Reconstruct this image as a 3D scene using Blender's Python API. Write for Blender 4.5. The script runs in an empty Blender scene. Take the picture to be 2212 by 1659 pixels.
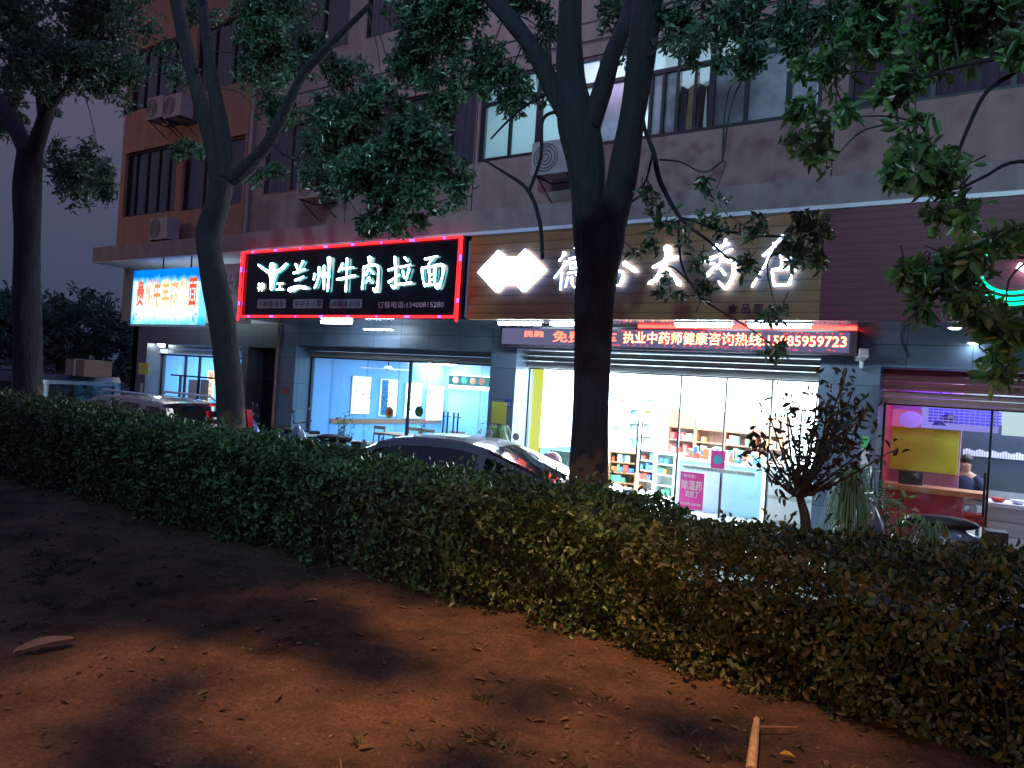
import bpy, bmesh, math, random
import numpy as np
from mathutils import Vector, Matrix
R = math.radians
random.seed(7); rng = np.random.default_rng(7)
sc = bpy.context.scene
COL = sc.collection
# ------------------------------------------------------------------ camera
F = 1661.; CX = 1106; CY = 829.5; ROLL = R(3.72); PITCH = 6.5/1661; YAW = R(34.6); EZ = 2.05
def ray(x, y):
    dx = x-CX; dy = CY-y
    c, s = math.cos(ROLL), math.sin(ROLL)
    u = dx*c-dy*s; v = dx*s+dy*c
    f2 = F*math.cos(PITCH)-v*math.sin(PITCH); v2 = F*math.sin(PITCH)+v*math.cos(PITCH)
    return (-f2*math.sin(YAW)+u*math.cos(YAW), f2*math.cos(YAW)+u*math.sin(YAW), v2)
def P(x, y, Y):                       # point of the facade-parallel plane Y
    r = ray(x, y); t = Y/r[1]; return (r[0]*t, EZ+r[2]*t)
def P3(x, y, Y):
    a = P(x, y, Y); return Vector((a[0], Y, a[1]))
def PX(x, y, X):
    r = ray(x, y); t = X/r[0]; return (r[1]*t, EZ+r[2]*t)
def PZ(x, y, Z):
    r = ray(x, y); t = (Z-EZ)/r[2]; return (r[0]*t, r[1]*t)
cd = bpy.data.cameras.new('camera'); cam = bpy.data.objects.new('camera', cd); COL.objects.link(cam)
cd.sensor_width = 36; cd.lens = F/2212*36; cd.clip_end = 600; cd.clip_start = 0.05
fw = Vector((-math.sin(YAW)*math.cos(PITCH), math.cos(YAW)*math.cos(PITCH), math.sin(PITCH)))
rt0 = Vector((math.cos(YAW), math.sin(YAW), 0)); up0 = rt0.cross(fw)
c_, s_ = math.cos(ROLL), math.sin(ROLL)
rt = rt0*c_ + up0*s_; up = up0*c_ - rt0*s_
M = Matrix((rt, up, -fw)).transposed().to_4x4(); M.translation = Vector((0, 0, EZ))
cam.matrix_world = M
sc.camera = cam
# ------------------------------------------------------------------ materials
def nt(name):
    m = bpy.data.materials.new(name); m.use_nodes = True
    t = m.node_tree; t.nodes.clear(); o = t.nodes.new('ShaderNodeOutputMaterial')
    return m, t, o
def mat(name, col, rough=.7, metal=0, vary=.12, scale=6, bump=0, bscale=60, spec=.5, coat=0):
    m, t, o = nt(name)
    b = t.nodes.new('ShaderNodeBsdfPrincipled'); t.links.new(b.outputs[0], o.inputs[0])
    b.inputs['Roughness'].default_value = rough; b.inputs['Metallic'].default_value = metal
    b.inputs['Specular IOR Level'].default_value = spec; b.inputs['Coat Weight'].default_value = coat
    tc = t.nodes.new('ShaderNodeTexCoord')
    n = t.nodes.new('ShaderNodeTexNoise'); n.inputs['Scale'].default_value = scale; n.inputs['Detail'].default_value = 6
    t.links.new(tc.outputs['Object'], n.inputs['Vector'])
    r = t.nodes.new('ShaderNodeValToRGB')
    r.color_ramp.elements[0].position = .3; r.color_ramp.elements[1].position = .7
    r.color_ramp.elements[0].color = tuple(max(0, c*(1-vary)) for c in col)+(1,)
    r.color_ramp.elements[1].color = tuple(min(1, c*(1+vary)) for c in col)+(1,)
    t.links.new(n.outputs['Fac'], r.inputs[0]); t.links.new(r.outputs[0], b.inputs['Base Color'])
    if bump:
        n2 = t.nodes.new('ShaderNodeTexNoise'); n2.inputs['Scale'].default_value = bscale; n2.inputs['Detail'].default_value = 5
        t.links.new(tc.outputs['Object'], n2.inputs['Vector'])
        bp = t.nodes.new('ShaderNodeBump'); bp.inputs['Strength'].default_value = bump; bp.inputs['Distance'].default_value = .02
        t.links.new(n2.outputs['Fac'], bp.inputs['Height']); t.links.new(bp.outputs[0], b.inputs['Normal'])
    return m
def emit(name, col, s):
    m, t, o = nt(name); e = t.nodes.new('ShaderNodeEmission')
    e.inputs[0].default_value = (*col, 1); e.inputs[1].default_value = s
    t.links.new(e.outputs[0], o.inputs[0]); return m
def glass(name, tint=(1, 1, 1), refl=.09, rough=.02):
    m, t, o = nt(name)
    tr = t.nodes.new('ShaderNodeBsdfTransparent'); tr.inputs[0].default_value = (*tint, 1)
    g = t.nodes.new('ShaderNodeBsdfGlossy'); g.inputs['Roughness'].default_value = rough
    lw = t.nodes.new('ShaderNodeLayerWeight'); lw.inputs[0].default_value = .3
    mm = t.nodes.new('ShaderNodeMath'); mm.operation = 'MULTIPLY_ADD'; mm.inputs[1].default_value = .35; mm.inputs[2].default_value = refl
    t.links.new(lw.outputs['Facing'], mm.inputs[0])
    mx = t.nodes.new('ShaderNodeMixShader'); t.links.new(mm.outputs[0], mx.inputs[0])
    t.links.new(tr.outputs[0], mx.inputs[1]); t.links.new(g.outputs[0], mx.inputs[2]); t.links.new(mx.outputs[0], o.inputs[0])
    return m
def frosted(name, col, vary=.25, scale=1.5):
    m, t, o = nt(name)
    tl = t.nodes.new('ShaderNodeBsdfTranslucent'); g = t.nodes.new('ShaderNodeBsdfGlossy'); g.inputs['Roughness'].default_value = .25
    tc = t.nodes.new('ShaderNodeTexCoord'); n = t.nodes.new('ShaderNodeTexNoise'); n.inputs['Scale'].default_value = scale
    t.links.new(tc.outputs['Object'], n.inputs['Vector'])
    r = t.nodes.new('ShaderNodeValToRGB'); r.color_ramp.elements[0].position = .35; r.color_ramp.elements[1].position = .65
    r.color_ramp.elements[0].color = tuple(c*(1-vary) for c in col)+(1,); r.color_ramp.elements[1].color = (*col, 1)
    t.links.new(n.outputs['Fac'], r.inputs[0]); t.links.new(r.outputs[0], tl.inputs[0])
    mx = t.nodes.new('ShaderNodeMixShader'); mx.inputs[0].default_value = .1
    t.links.new(tl.outputs[0], mx.inputs[1]); t.links.new(g.outputs[0], mx.inputs[2]); t.links.new(mx.outputs[0], o.inputs[0]); return m
def leafmat(name, cols, rough=.4, trans=.3):
    m, t, o = nt(name)
    b = t.nodes.new('ShaderNodeBsdfPrincipled'); b.inputs['Roughness'].default_value = rough
    g = t.nodes.new('ShaderNodeNewGeometry'); r = t.nodes.new('ShaderNodeValToRGB')
    for i, c in enumerate(cols):
        p = i/(len(cols)-1)
        e = r.color_ramp.elements[i] if i < 2 else r.color_ramp.elements.new(p)
        e.position = p; e.color = (*c, 1)
    for i, c in enumerate(cols):
        r.color_ramp.elements[i].position = i/(len(cols)-1); r.color_ramp.elements[i].color = (*c, 1)
    t.links.new(g.outputs['Random Per Island'], r.inputs[0])
    tc = t.nodes.new('ShaderNodeTexCoord'); n = t.nodes.new('ShaderNodeTexNoise'); n.inputs['Scale'].default_value = 2.6; n.inputs['Detail'].default_value = 3; t.links.new(tc.outputs['Object'], n.inputs['Vector'])
    mr = t.nodes.new('ShaderNodeMapRange'); mr.inputs[1].default_value = .35; mr.inputs[2].default_value = .65; mr.inputs[3].default_value = .6; mr.inputs[4].default_value = 1.25; t.links.new(n.outputs['Fac'], mr.inputs[0])
    mu = t.nodes.new('ShaderNodeMix'); mu.data_type = 'RGBA'; mu.blend_type = 'MULTIPLY'; mu.inputs[0].default_value = 1; t.links.new(r.outputs[0], mu.inputs[6]); t.links.new(mr.outputs[0], mu.inputs[7])
    t.links.new(mu.outputs[2], b.inputs['Base Color'])
    tl = t.nodes.new('ShaderNodeBsdfTranslucent'); t.links.new(mu.outputs[2], tl.inputs[0])
    mx = t.nodes.new('ShaderNodeMixShader'); mx.inputs[0].default_value = trans
    t.links.new(b.outputs[0], mx.inputs[1]); t.links.new(tl.outputs[0], mx.inputs[2]); t.links.new(mx.outputs[0], o.inputs[0]); return m
def bandmat(name, c1, c2, per, axis='Z', rough=.5, duty=.12, bump=.6, nz=.15, metal=0):
    """boards or slats: thin dark joints every per metres along an axis"""
    m, t, o = nt(name)
    b = t.nodes.new('ShaderNodeBsdfPrincipled'); b.inputs['Roughness'].default_value = rough; b.inputs['Metallic'].default_value = metal
    t.links.new(b.outputs[0], o.inputs[0])
    tc = t.nodes.new('ShaderNodeTexCoord'); sp = t.nodes.new('ShaderNodeSeparateXYZ'); t.links.new(tc.outputs['Object'], sp.inputs[0])
    d = t.nodes.new('ShaderNodeMath'); d.operation = 'DIVIDE'; d.inputs[1].default_value = per; t.links.new(sp.outputs[axis], d.inputs[0])
    f = t.nodes.new('ShaderNodeMath'); f.operation = 'FRACT'; t.links.new(d.outputs[0], f.inputs[0])
    r = t.nodes.new('ShaderNodeValToRGB'); e = r.color_ramp.elements
    e[0].position = 0; e[0].color = (*c2, 1); e[1].position = duty; e[1].color = (*c1, 1)
    e2 = e.new(.93); e2.color = tuple(c*1.12 for c in c1)+(1,); e3 = e.new(1); e3.color = (*c2, 1)
    t.links.new(f.outputs[0], r.inputs[0])
    mp = t.nodes.new('ShaderNodeMapping'); mp.inputs['Scale'].default_value = (1.2, 1, 14) if axis == 'Z' else (14, 1, 1.2)
    t.links.new(tc.outputs['Object'], mp.inputs[0])
    n = t.nodes.new('ShaderNodeTexNoise'); n.inputs['Scale'].default_value = 1.4; n.inputs['Detail'].default_value = 8; t.links.new(mp.outputs[0], n.inputs['Vector'])
    mr = t.nodes.new('ShaderNodeMapRange'); mr.inputs[3].default_value = 1-nz*2; mr.inputs[4].default_value = 1+nz*2; t.links.new(n.outputs['Fac'], mr.inputs[0])
    mx = t.nodes.new('ShaderNodeMix'); mx.data_type = 'RGBA'; mx.blend_type = 'MULTIPLY'; mx.inputs[0].default_value = 1
    t.links.new(r.outputs[0], mx.inputs[6]); t.links.new(mr.outputs[0], mx.inputs[7]); t.links.new(mx.outputs[2], b.inputs['Base Color'])
    bp = t.nodes.new('ShaderNodeBump'); bp.inputs['Strength'].default_value = bump; bp.inputs['Distance'].default_value = .01
    t.links.new(r.outputs[0], bp.inputs['Height']); t.links.new(bp.outputs[0], b.inputs['Normal'])
    return m
def tilemat(name, col, rough=.25, w=.8, h=.6):
    m, t, o = nt(name)
    b = t.nodes.new('ShaderNodeBsdfPrincipled'); b.inputs['Roughness'].default_value = rough; t.links.new(b.outputs[0], o.inputs[0])
    tc = t.nodes.new('ShaderNodeTexCoord'); sp = t.nodes.new('ShaderNodeSeparateXYZ'); t.links.new(tc.outputs['Object'], sp.inputs[0])
    ad = t.nodes.new('ShaderNodeMath'); ad.operation = 'ADD'; t.links.new(sp.outputs['X'], ad.inputs[0]); t.links.new(sp.outputs['Y'], ad.inputs[1])
    cb = t.nodes.new('ShaderNodeCombineXYZ'); t.links.new(ad.outputs[0], cb.inputs[0]); t.links.new(sp.outputs['Z'], cb.inputs[1])
    bk = t.nodes.new('ShaderNodeTexBrick'); bk.inputs['Scale'].default_value = 1; bk.inputs['Brick Width'].default_value = w; bk.inputs['Row Height'].default_value = h
    bk.inputs['Mortar Size'].default_value = .006; bk.offset = 0
    bk.inputs['Color1'].default_value = (*[c*.85 for c in col], 1); bk.inputs['Color2'].default_value = (*[c*1.15 for c in col], 1); bk.inputs['Mortar'].default_value = (*[c*.3 for c in col], 1)
    t.links.new(cb.outputs[0], bk.inputs['Vector'])
    n = t.nodes.new('ShaderNodeTexNoise'); n.inputs['Scale'].default_value = 90; n.inputs['Detail'].default_value = 3; t.links.new(tc.outputs['Object'], n.inputs['Vector'])
    mr = t.nodes.new('ShaderNodeMapRange'); mr.inputs[3].default_value = .55; mr.inputs[4].default_value = 1.45; t.links.new(n.outputs['Fac'], mr.inputs[0])
    mx = t.nodes.new('ShaderNodeMix'); mx.data_type = 'RGBA'; mx.blend_type = 'MULTIPLY'; mx.inputs[0].default_value = 1
    t.links.new(bk.outputs[0], mx.inputs[6]); t.links.new(mr.outputs[0], mx.inputs[7]); t.links.new(mx.outputs[2], b.inputs['Base Color'])
    return m
def plastermat(name, col):
    m = mat(name, col, .85, vary=.1, scale=3, bump=.25, bscale=40)
    t = m.node_tree; b = [n for n in t.nodes if n.type == 'BSDF_PRINCIPLED'][0]
    src = b.inputs['Base Color'].links[0].from_socket
    tc = [n for n in t.nodes if n.type == 'TEX_COORD'][0]
    mp = t.nodes.new('ShaderNodeMapping'); mp.inputs['Scale'].default_value = (3.2, 3.2, .28); t.links.new(tc.outputs['Object'], mp.inputs[0])
    n = t.nodes.new('ShaderNodeTexNoise'); n.inputs['Scale'].default_value = 1.3; n.inputs['Detail'].default_value = 7; n.inputs['Roughness'].default_value = .65; t.links.new(mp.outputs[0], n.inputs['Vector'])
    mr = t.nodes.new('ShaderNodeMapRange'); mr.inputs[1].default_value = .35; mr.inputs[2].default_value = .65; mr.inputs[3].default_value = .84; mr.inputs[4].default_value = 1.04; t.links.new(n.outputs['Fac'], mr.inputs[0])
    mx = t.nodes.new('ShaderNodeMix'); mx.data_type = 'RGBA'; mx.blend_type = 'MULTIPLY'; mx.inputs[0].default_value = 1
    t.links.new(src, mx.inputs[6]); t.links.new(mr.outputs[0], mx.inputs[7]); t.links.new(mx.outputs[2], b.inputs['Base Color'])
    return m
def barkmat(name, col):
    m, t, o = nt(name)
    b = t.nodes.new('ShaderNodeBsdfPrincipled'); b.inputs['Roughness'].default_value = .8; t.links.new(b.outputs[0], o.inputs[0])
    tc = t.nodes.new('ShaderNodeTexCoord'); mp = t.nodes.new('ShaderNodeMapping'); mp.inputs['Scale'].default_value = (1, 1, .3); t.links.new(tc.outputs['Object'], mp.inputs[0])
    n = t.nodes.new('ShaderNodeTexNoise'); n.inputs['Scale'].default_value = 14; n.inputs['Detail'].default_value = 9; n.inputs['Roughness'].default_value = .7; t.links.new(mp.outputs[0], n.inputs['Vector'])
    r = t.nodes.new('ShaderNodeValToRGB'); e = r.color_ramp.elements; e[0].position = .32; e[1].position = .68
    e[0].color = tuple(c*.45 for c in col)+(1,); e[1].color = tuple(c*1.35 for c in col)+(1,)
    t.links.new(n.outputs['Fac'], r.inputs[0]); t.links.new(r.outputs[0], b.inputs['Base Color'])
    bp = t.nodes.new('ShaderNodeBump'); bp.inputs['Strength'].default_value = 1; bp.inputs['Distance'].default_value = .05
    t.links.new(n.outputs['Fac'], bp.inputs['Height']); t.links.new(bp.outputs[0], b.inputs['Normal']); return m

m_plaster = plastermat('salmon_plaster', (.34, .235, .215)); m_orange = plastermat('orange_plaster', (.38, .22, .15)); m_band = plastermat('canopy_concrete', (.32, .26, .25))
m_soffit = mat('soffit_panel', (.6, .6, .62), .09, .85, vary=.05)
m_white = mat('white_paint', (.75, .76, .78), .5, vary=.05); m_offwhite = mat('offwhite_board', (.5, .5, .5), .6)
m_granite = tilemat('grey_granite_tiles', (.13, .18, .26), .35); m_dark_granite = tilemat('dark_granite_tiles', (.10, .105, .13), .35)
m_tan = bandmat('tan_cladding_boards', (.30, .14, .05), (.13, .06, .02), .15); m_maroon = bandmat('maroon_corrugated_cladding', (.15, .013, .038), (.045, .004, .014), .10)
m_trim = mat('pale_metal_trim', (.8, .82, .9), .35, vary=.05); m_frame = mat('dark_window_frame', (.012, .014, .02), .45); m_shutter = bandmat('steel_roller_shutter', (.25, .24, .24), (.05, .05, .055), .09, rough=.35, metal=.3)
m_redsh = bandmat('red_roller_shutter', (.30, .05, .07), (.10, .01, .03), .12, rough=.5); m_black = mat('black_panel', (.008, .008, .014), .12, vary=.02); m_blackp = mat('black_plastic', (.015, .015, .017), .5)
m_glass = glass('clear_glass'); m_darkglass = glass('dark_glass', (.25, .28, .35), .12); m_tint = glass('tinted_pane', (.6, .65, .75), .10)
m_dirt = None
m_asphalt = mat('asphalt', (.05, .05, .055), .85, vary=.2, scale=3, bump=.4, bscale=150); m_paving = tilemat('grey_paving', (.2, .2, .2), .6, .6, .3)
m_bark = barkmat('bark', (.030, .022, .028)); m_barkd = barkmat('dark_bark', (.020, .016, .024)); 
def worn_lit_base(m):  # paler worn bark low down; brown tint also paints the lamp's light
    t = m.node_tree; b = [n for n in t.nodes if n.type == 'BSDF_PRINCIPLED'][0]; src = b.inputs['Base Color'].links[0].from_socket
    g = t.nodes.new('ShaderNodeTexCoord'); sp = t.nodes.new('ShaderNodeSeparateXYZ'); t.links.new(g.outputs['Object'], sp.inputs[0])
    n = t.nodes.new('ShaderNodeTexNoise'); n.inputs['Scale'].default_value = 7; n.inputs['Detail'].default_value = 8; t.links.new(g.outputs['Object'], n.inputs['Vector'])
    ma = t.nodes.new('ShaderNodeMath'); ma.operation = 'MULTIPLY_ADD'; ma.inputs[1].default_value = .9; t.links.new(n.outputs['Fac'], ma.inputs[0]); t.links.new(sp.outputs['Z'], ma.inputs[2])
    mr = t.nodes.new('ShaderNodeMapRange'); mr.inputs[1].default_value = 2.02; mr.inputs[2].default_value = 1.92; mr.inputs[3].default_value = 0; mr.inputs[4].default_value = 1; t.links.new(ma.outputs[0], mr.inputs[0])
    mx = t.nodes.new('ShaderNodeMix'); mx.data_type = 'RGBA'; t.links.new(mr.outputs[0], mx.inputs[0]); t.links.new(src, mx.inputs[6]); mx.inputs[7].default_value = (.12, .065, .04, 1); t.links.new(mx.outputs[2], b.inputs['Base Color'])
worn_lit_base(m_barkd); worn_lit_base(m_bark); m_twig = mat('twig_bark', (.05, .04, .035), .8)
m_leaf = leafmat('tree_leaf', [(.03, .075, .04), (.065, .14, .075), (.10, .20, .10), (.04, .10, .05), (.26, .34, .26), (.055, .12, .06)], .2, .42)
m_leafn = leafmat('bright_leaf', [(.06, .14, .04), (.10, .22, .06), (.17, .30, .09), (.07, .15, .05), (.24, .34, .18)], .28, .5)
m_hleaf = leafmat('hedge_leaf', [(.05, .10, .035), (.08, .16, .05), (.06, .11, .035), (.11, .18, .06), (.04, .075, .025), (.10, .12, .04)], .38, .2)
m_hleaf2 = leafmat('untrimmed_hedge_leaf', [(.05, .09, .03), (.08, .13, .04), (.09, .11, .035), (.045, .07, .025), (.16, .13, .035), (.075, .11, .035)], .42, .2)
m_redleaf = leafmat('reddish_leaf', [(.02, .035, .018), (.03, .04, .02), (.07, .022, .02), (.025, .05, .02)], .4, .2)
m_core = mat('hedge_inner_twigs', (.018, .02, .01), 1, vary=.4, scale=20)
m_blade = leafmat('grass_blade', [(.07, .15, .06), (.12, .22, .10), (.18, .25, .12)], .5, .3)
m_wood = bandmat('brown_wood', (.30, .14, .07), (.12, .05, .03), .4, 'X', nz=.1); m_woodd = bandmat('dark_cabinet_wood', (.13, .045, .022), (.05, .02, .01), .2, 'X', nz=.1); m_woodp = mat('plain_wood', (.33, .17, .08), .5, vary=.2)
m_bluewall = bandmat('pale_blue_wall_panel', (.20, .44, .75), (.12, .27, .5), 1.2, 'Y', rough=.35, nz=.02, duty=.02)
m_bluewallx = bandmat('pale_blue_back_panel', (.20, .44, .75), (.12, .27, .5), 1.2, 'X', rough=.35, nz=.02, duty=.02)
m_floor = tilemat('floor_tiles', (.5, .5, .5), .2, .6, .6); m_ceil = mat('white_ceiling', (.7, .74, .78), .7, vary=.03)
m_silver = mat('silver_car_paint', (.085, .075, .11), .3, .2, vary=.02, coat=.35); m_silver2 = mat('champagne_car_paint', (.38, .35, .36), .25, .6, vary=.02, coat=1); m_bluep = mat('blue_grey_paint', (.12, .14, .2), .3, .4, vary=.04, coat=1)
m_carglass = mat('dark_car_glass', (.006, .007, .01), .04, vary=.01, spec=.8); m_tail = mat('red_tail_lens', (.35, .01, .02), .15, vary=.05, coat=1); m_tyre = mat('tyre_rubber', (.015, .015, .015), .9); m_rim = mat('alloy_rim', (.5, .5, .52), .3, .9)
m_bluepl = mat('blue_plastic', (.03, .07, .35), .3, coat=.5); m_redpl = mat('red_plastic', (.5, .03, .03), .35); m_whitepl = mat('white_plastic', (.7, .72, .75), .35)
m_pink = mat('pink_poster', (.75, .05, .32), .5, vary=.05); m_yellow = mat('yellow_notice', (.55, .55, .10), .6, vary=.05); m_green = mat('green_board', (.02, .16, .09), .5)
m_terra = mat('terracotta', (.35, .13, .07), .7); m_skin = mat('skin', (.5, .3, .22), .5, vary=.05); m_hair = mat('black_hair', (.01, .01, .012), .5); m_navy = mat('navy_cloth', (.02, .03, .08), .9)
m_yelw = mat('yellow_wall_panel', (.5, .56, .015), .6, vary=.08); m_redw = mat('red_wall_board', (.42, .025, .04), .45, vary=.1); m_orangeb = mat('orange_wood_strip', (.5, .2, .06), .5, vary=.15)
e_letter = emit('letter_face_glow', (.78, .93, 1), 9); e_side = emit('letter_side_glow', (.04, .22, 1), 9); e_sideg = emit('letter_side_teal_glow', (.05, .75, .75), 6)
e_tube = emit('fluorescent_tube', (.66, .86, 1), 40); e_red = emit('red_led', (1, .015, .02), 3.2); e_purple = emit('violet_led', (.3, .1, 1), 2.5)
e_ledtxt = emit('led_text_glow', (1, .30, .12), 9); e_ledtxt2 = emit('led_text_red', (1, .10, .05), 5)
e_menu = emit('menu_lightbox', (.8, .95, 1), 4); e_white = emit('white_lightbox', (.85, .97, 1), 5); e_green = emit('green_neon', (.0, .8, .3), 3)

# ------------------------------------------------------------------ mesh builder
class MB:
    def __init__(s): s.v = []; s.f = []; s.m = []
    def add(s, vs, fs, mi=0):
        o = len(s.v); s.v += [tuple(v) for v in vs]; s.f += [tuple(i+o for i in f) for f in fs]; s.m += [mi]*len(fs); return s
    def box(s, x0, x1, y0, y1, z0, z1, mi=0):
        v = [(x, y, z) for x in (x0, x1) for y in (y0, y1) for z in (z0, z1)]
        return s.add(v, [(0, 1, 3, 2), (4, 6, 7, 5), (0, 4, 5, 1), (2, 3, 7, 6), (0, 2, 6, 4), (1, 5, 7, 3)], mi)
    def rbox(s, c, size, rz=0, mi=0, rx=0, ry=0):
        m = Matrix.Translation(c) @ Matrix.Rotation(rz, 4, 'Z') @ Matrix.Rotation(rx, 4, 'X') @ Matrix.Rotation(ry, 4, 'Y')
        a, b, d = size[0]/2, size[1]/2, size[2]/2
        v = [m @ Vector((x, y, z)) for x in (-a, a) for y in (-b, b) for z in (-d, d)]
        return s.add(v, [(0, 1, 3, 2), (4, 6, 7, 5), (0, 4, 5, 1), (2, 3, 7, 6), (0, 2, 6, 4), (1, 5, 7, 3)], mi)
    def tube(s, pts, rad, n=8, mi=0, cap=True, wob=0):
        pts = [Vector(p) for p in pts]
        if not hasattr(rad, '__len__'): rad = [rad]*len(pts)
        o = len(s.v); prev = None
        for i, p in enumerate(pts):
            d = (pts[min(i+1, len(pts)-1)]-pts[max(i-1, 0)]).normalized()
            if prev is None:
                a = Vector((1, 0, 0)) if abs(d.x) < .8 else Vector((0, 1, 0)); prev = d.cross(a).normalized()
            prev = (prev - d*prev.dot(d)).normalized(); b = d.cross(prev)
            for k in range(n):
                t = 2*math.pi*k/n; r = rad[i]*(1+wob*math.sin(3*t+i*.35)*.5+wob*math.sin(2*t-i*.5+1)*.5)
                s.v.append(tuple(p+(prev*math.cos(t)+b*math.sin(t))*r))
        for i in range(len(pts)-1):
            for k in range(n):
                a = o+i*n+k; b2 = o+i*n+(k+1) % n
                s.f.append((a, b2, b2+n, a+n)); s.m.append(mi)
        if cap:
            s.f.append(tuple(o+k for k in range(n))[::-1]); s.m.append(mi)
            s.f.append(tuple(o+(len(pts)-1)*n+k for k in range(n))); s.m.append(mi)
        return s
    def poly(s, pts, Y0, Y1, mi=0, ms=None):      # polygon in XZ extruded along Y (front face at Y0)
        n = len(pts)
        v = [(p[0], Y0, p[1]) for p in pts]+[(p[0], Y1, p[1]) for p in pts]
        s.add(v, [tuple(range(n)), tuple(range(2*n-1, n-1, -1))], mi)
        o = len(s.v)-2*n
        for i in range(n):
            j = (i+1) % n; s.f.append((o+i, o+n+i, o+n+j, o+j)); s.m.append(mi if ms is None else ms)
        return s
    def ell(s, c, r, nu=14, nv=9, mi=0):
        v = []; f = []
        for j in range(nv+1):
            a = math.pi*j/nv
            for i in range(nu):
                b = 2*math.pi*i/nu
                v.append((c[0]+r[0]*math.sin(a)*math.cos(b), c[1]+r[1]*math.sin(a)*math.sin(b), c[2]+r[2]*math.cos(a)))
        for j in range(nv):
            for i in range(nu):
                f.append((j*nu+i, (j+1)*nu+i, (j+1)*nu+(i+1) % nu, j*nu+(i+1) % nu))
        return s.add(v, f, mi)
    def build(s, name, mats, parent=None, smooth=False, loc=None):
        me = bpy.data.meshes.new(name); me.from_pydata(s.v, [], s.f)
        if not isinstance(mats, (list, tuple)): mats = [mats]
        for m in mats: me.materials.append(m)
        if len(mats) > 1: me.polygons.foreach_set('material_index', s.m)
        if smooth: me.polygons.foreach_set('use_smooth', [True]*len(me.polygons))
        me.update()
        o = bpy.data.objects.new(name, me); COL.objects.link(o)
        if loc: o.location = loc
        if parent: o.parent = parent
        return o
def tag(o, label=None, cat=None, group=None, kind=None):
    if label: o['label'] = label
    if cat: o['category'] = cat
    if group: o['group'] = group
    if kind: o['kind'] = kind
    return o
def thing(name, label, cat, loc=(0, 0, 0), group=None, rz=0):
    o = bpy.data.objects.new(name, None); COL.objects.link(o); o.location = loc; o.rotation_euler.z = rz
    return tag(o, label, cat, group)
def copy_tree(o, label, loc, rz=None, par=None):
    c = o.copy(); COL.objects.link(c)
    if par: c.parent = par
    else:
        c.location = loc; c['label'] = label
        if rz is not None: c.rotation_euler.z = rz
    for ch in [x for x in COL.objects if x.parent == o]: copy_tree(ch, None, None, None, c)
    return c
def text_mesh(body, x0, x1, z0, z1, Y, depth=.01, bold=.0, shear=0, mb=None, mi=0, axis='Y', keep=False):
    """writing fitted to a box; front faces -Y (axis Y) or +X (axis X, x0/x1 are Y values)"""
    cu = bpy.data.curves.new('lettering', 'FONT'); cu.body = body; cu.offset = bold; cu.shear = shear; cu.resolution_u = 3
    ob = bpy.data.objects.new('lettering', cu); COL.objects.link(ob)
    bpy.context.view_layer.update()
    me = bpy.data.meshes.new_from_object(ob)
    vs = [v.co.copy() for v in me.vertices]; fs = [tuple(p.vertices) for p in me.polygons]
    bpy.data.objects.remove(ob); bpy.data.curves.remove(cu); bpy.data.meshes.remove(me)
    mb = mb or MB()
    if not vs: return mb
    a0 = min(v.x for v in vs); a1 = max(v.x for v in vs); b0 = min(v.y for v in vs); b1 = max(v.y for v in vs)
    out = []
    for v in vs:
        X = x0+(v.x-a0)/(a1-a0)*(x1-x0); Z = z0+(v.y-b0)/(b1-b0)*(z1-z0)
        out.append((X, Y, Z) if axis == 'Y' else (Y, X, Z))
    return mb.add(out, fs, mi)
def smooth_line(pts, sub=5):
    """Catmull-Rom through tuples of any length"""
    out = []; n = len(pts)
    for i in range(n-1):
        p0, p1, p2, p3 = pts[max(i-1, 0)], pts[i], pts[i+1], pts[min(i+2, n-1)]
        for k in range(sub):
            t = k/sub
            out.append(tuple(.5*((2*b)+(-a+c)*t+(2*a-5*b+4*c-d)*t*t+(-a+3*b-3*c+d)*t**3) for a, b, c, d in zip(p0, p1, p2, p3)))
    out.append(tuple(pts[-1])); return out

# ------------------------------------------------------------------ world & lights
w = bpy.data.worlds.new('World'); sc.world = w; w.use_nodes = True
t = w.node_tree; bg = t.nodes['Background']
tc = t.nodes.new('ShaderNodeTexCoord'); sp = t.nodes.new('ShaderNodeSeparateXYZ'); t.links.new(tc.outputs['Generated'], sp.inputs[0])
rp = t.nodes.new('ShaderNodeValToRGB'); e = rp.color_ramp.elements
e[0].position = 0.0; e[0].color = (.012, .018, .036, 1); e[1].position = .8; e[1].color = (.034, .055, .14, 1)
e2 = e.new(.18); e2.color = (.022, .024, .042, 1); e3 = e.new(.42); e3.color = (.036, .032, .048, 1)
t.links.new(sp.outputs['Z'], rp.inputs[0]); t.links.new(rp.outputs[0], bg.inputs[0]); bg.inputs[1].default_value = 2.5
def lamp(name, typ, loc, energy, col, target=None, **kw):
    l = bpy.data.lights.new(name, typ); l.energy = energy; l.color = col
    for k, v in kw.items(): setattr(l, k, v)
    o = bpy.data.objects.new(name, l); COL.objects.link(o); o.location = loc
    if target is not None: o.rotation_euler = (Vector(target)-Vector(loc)).to_track_quat('-Z', 'Y').to_euler()
    return o
SOD = (1, .47, .18)
lamp('sodium_street_light', 'SPOT', (-1.6, .9, 8.5), 3000, SOD, (-2.0, 2.45, .6), spot_size=R(31), spot_blend=.75, shadow_soft_size=.13)
lamp('sodium_street_light', 'SPOT', (-25, 1, 9), 400, SOD, (-20.3, 11.4, 6.5), spot_size=R(70), spot_blend=.6, shadow_soft_size=.15)
lamp('sodium_street_light', 'SPOT', (6, -14, 5), 2400, SOD, (-.9, 4, .35), spot_size=R(21), spot_blend=.75, shadow_soft_size=.2)
lamp('cool_street_light', 'POINT', (4.5, 6.9, 8.6), 195, (.78, .56, 1), shadow_soft_size=.4)
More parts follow.
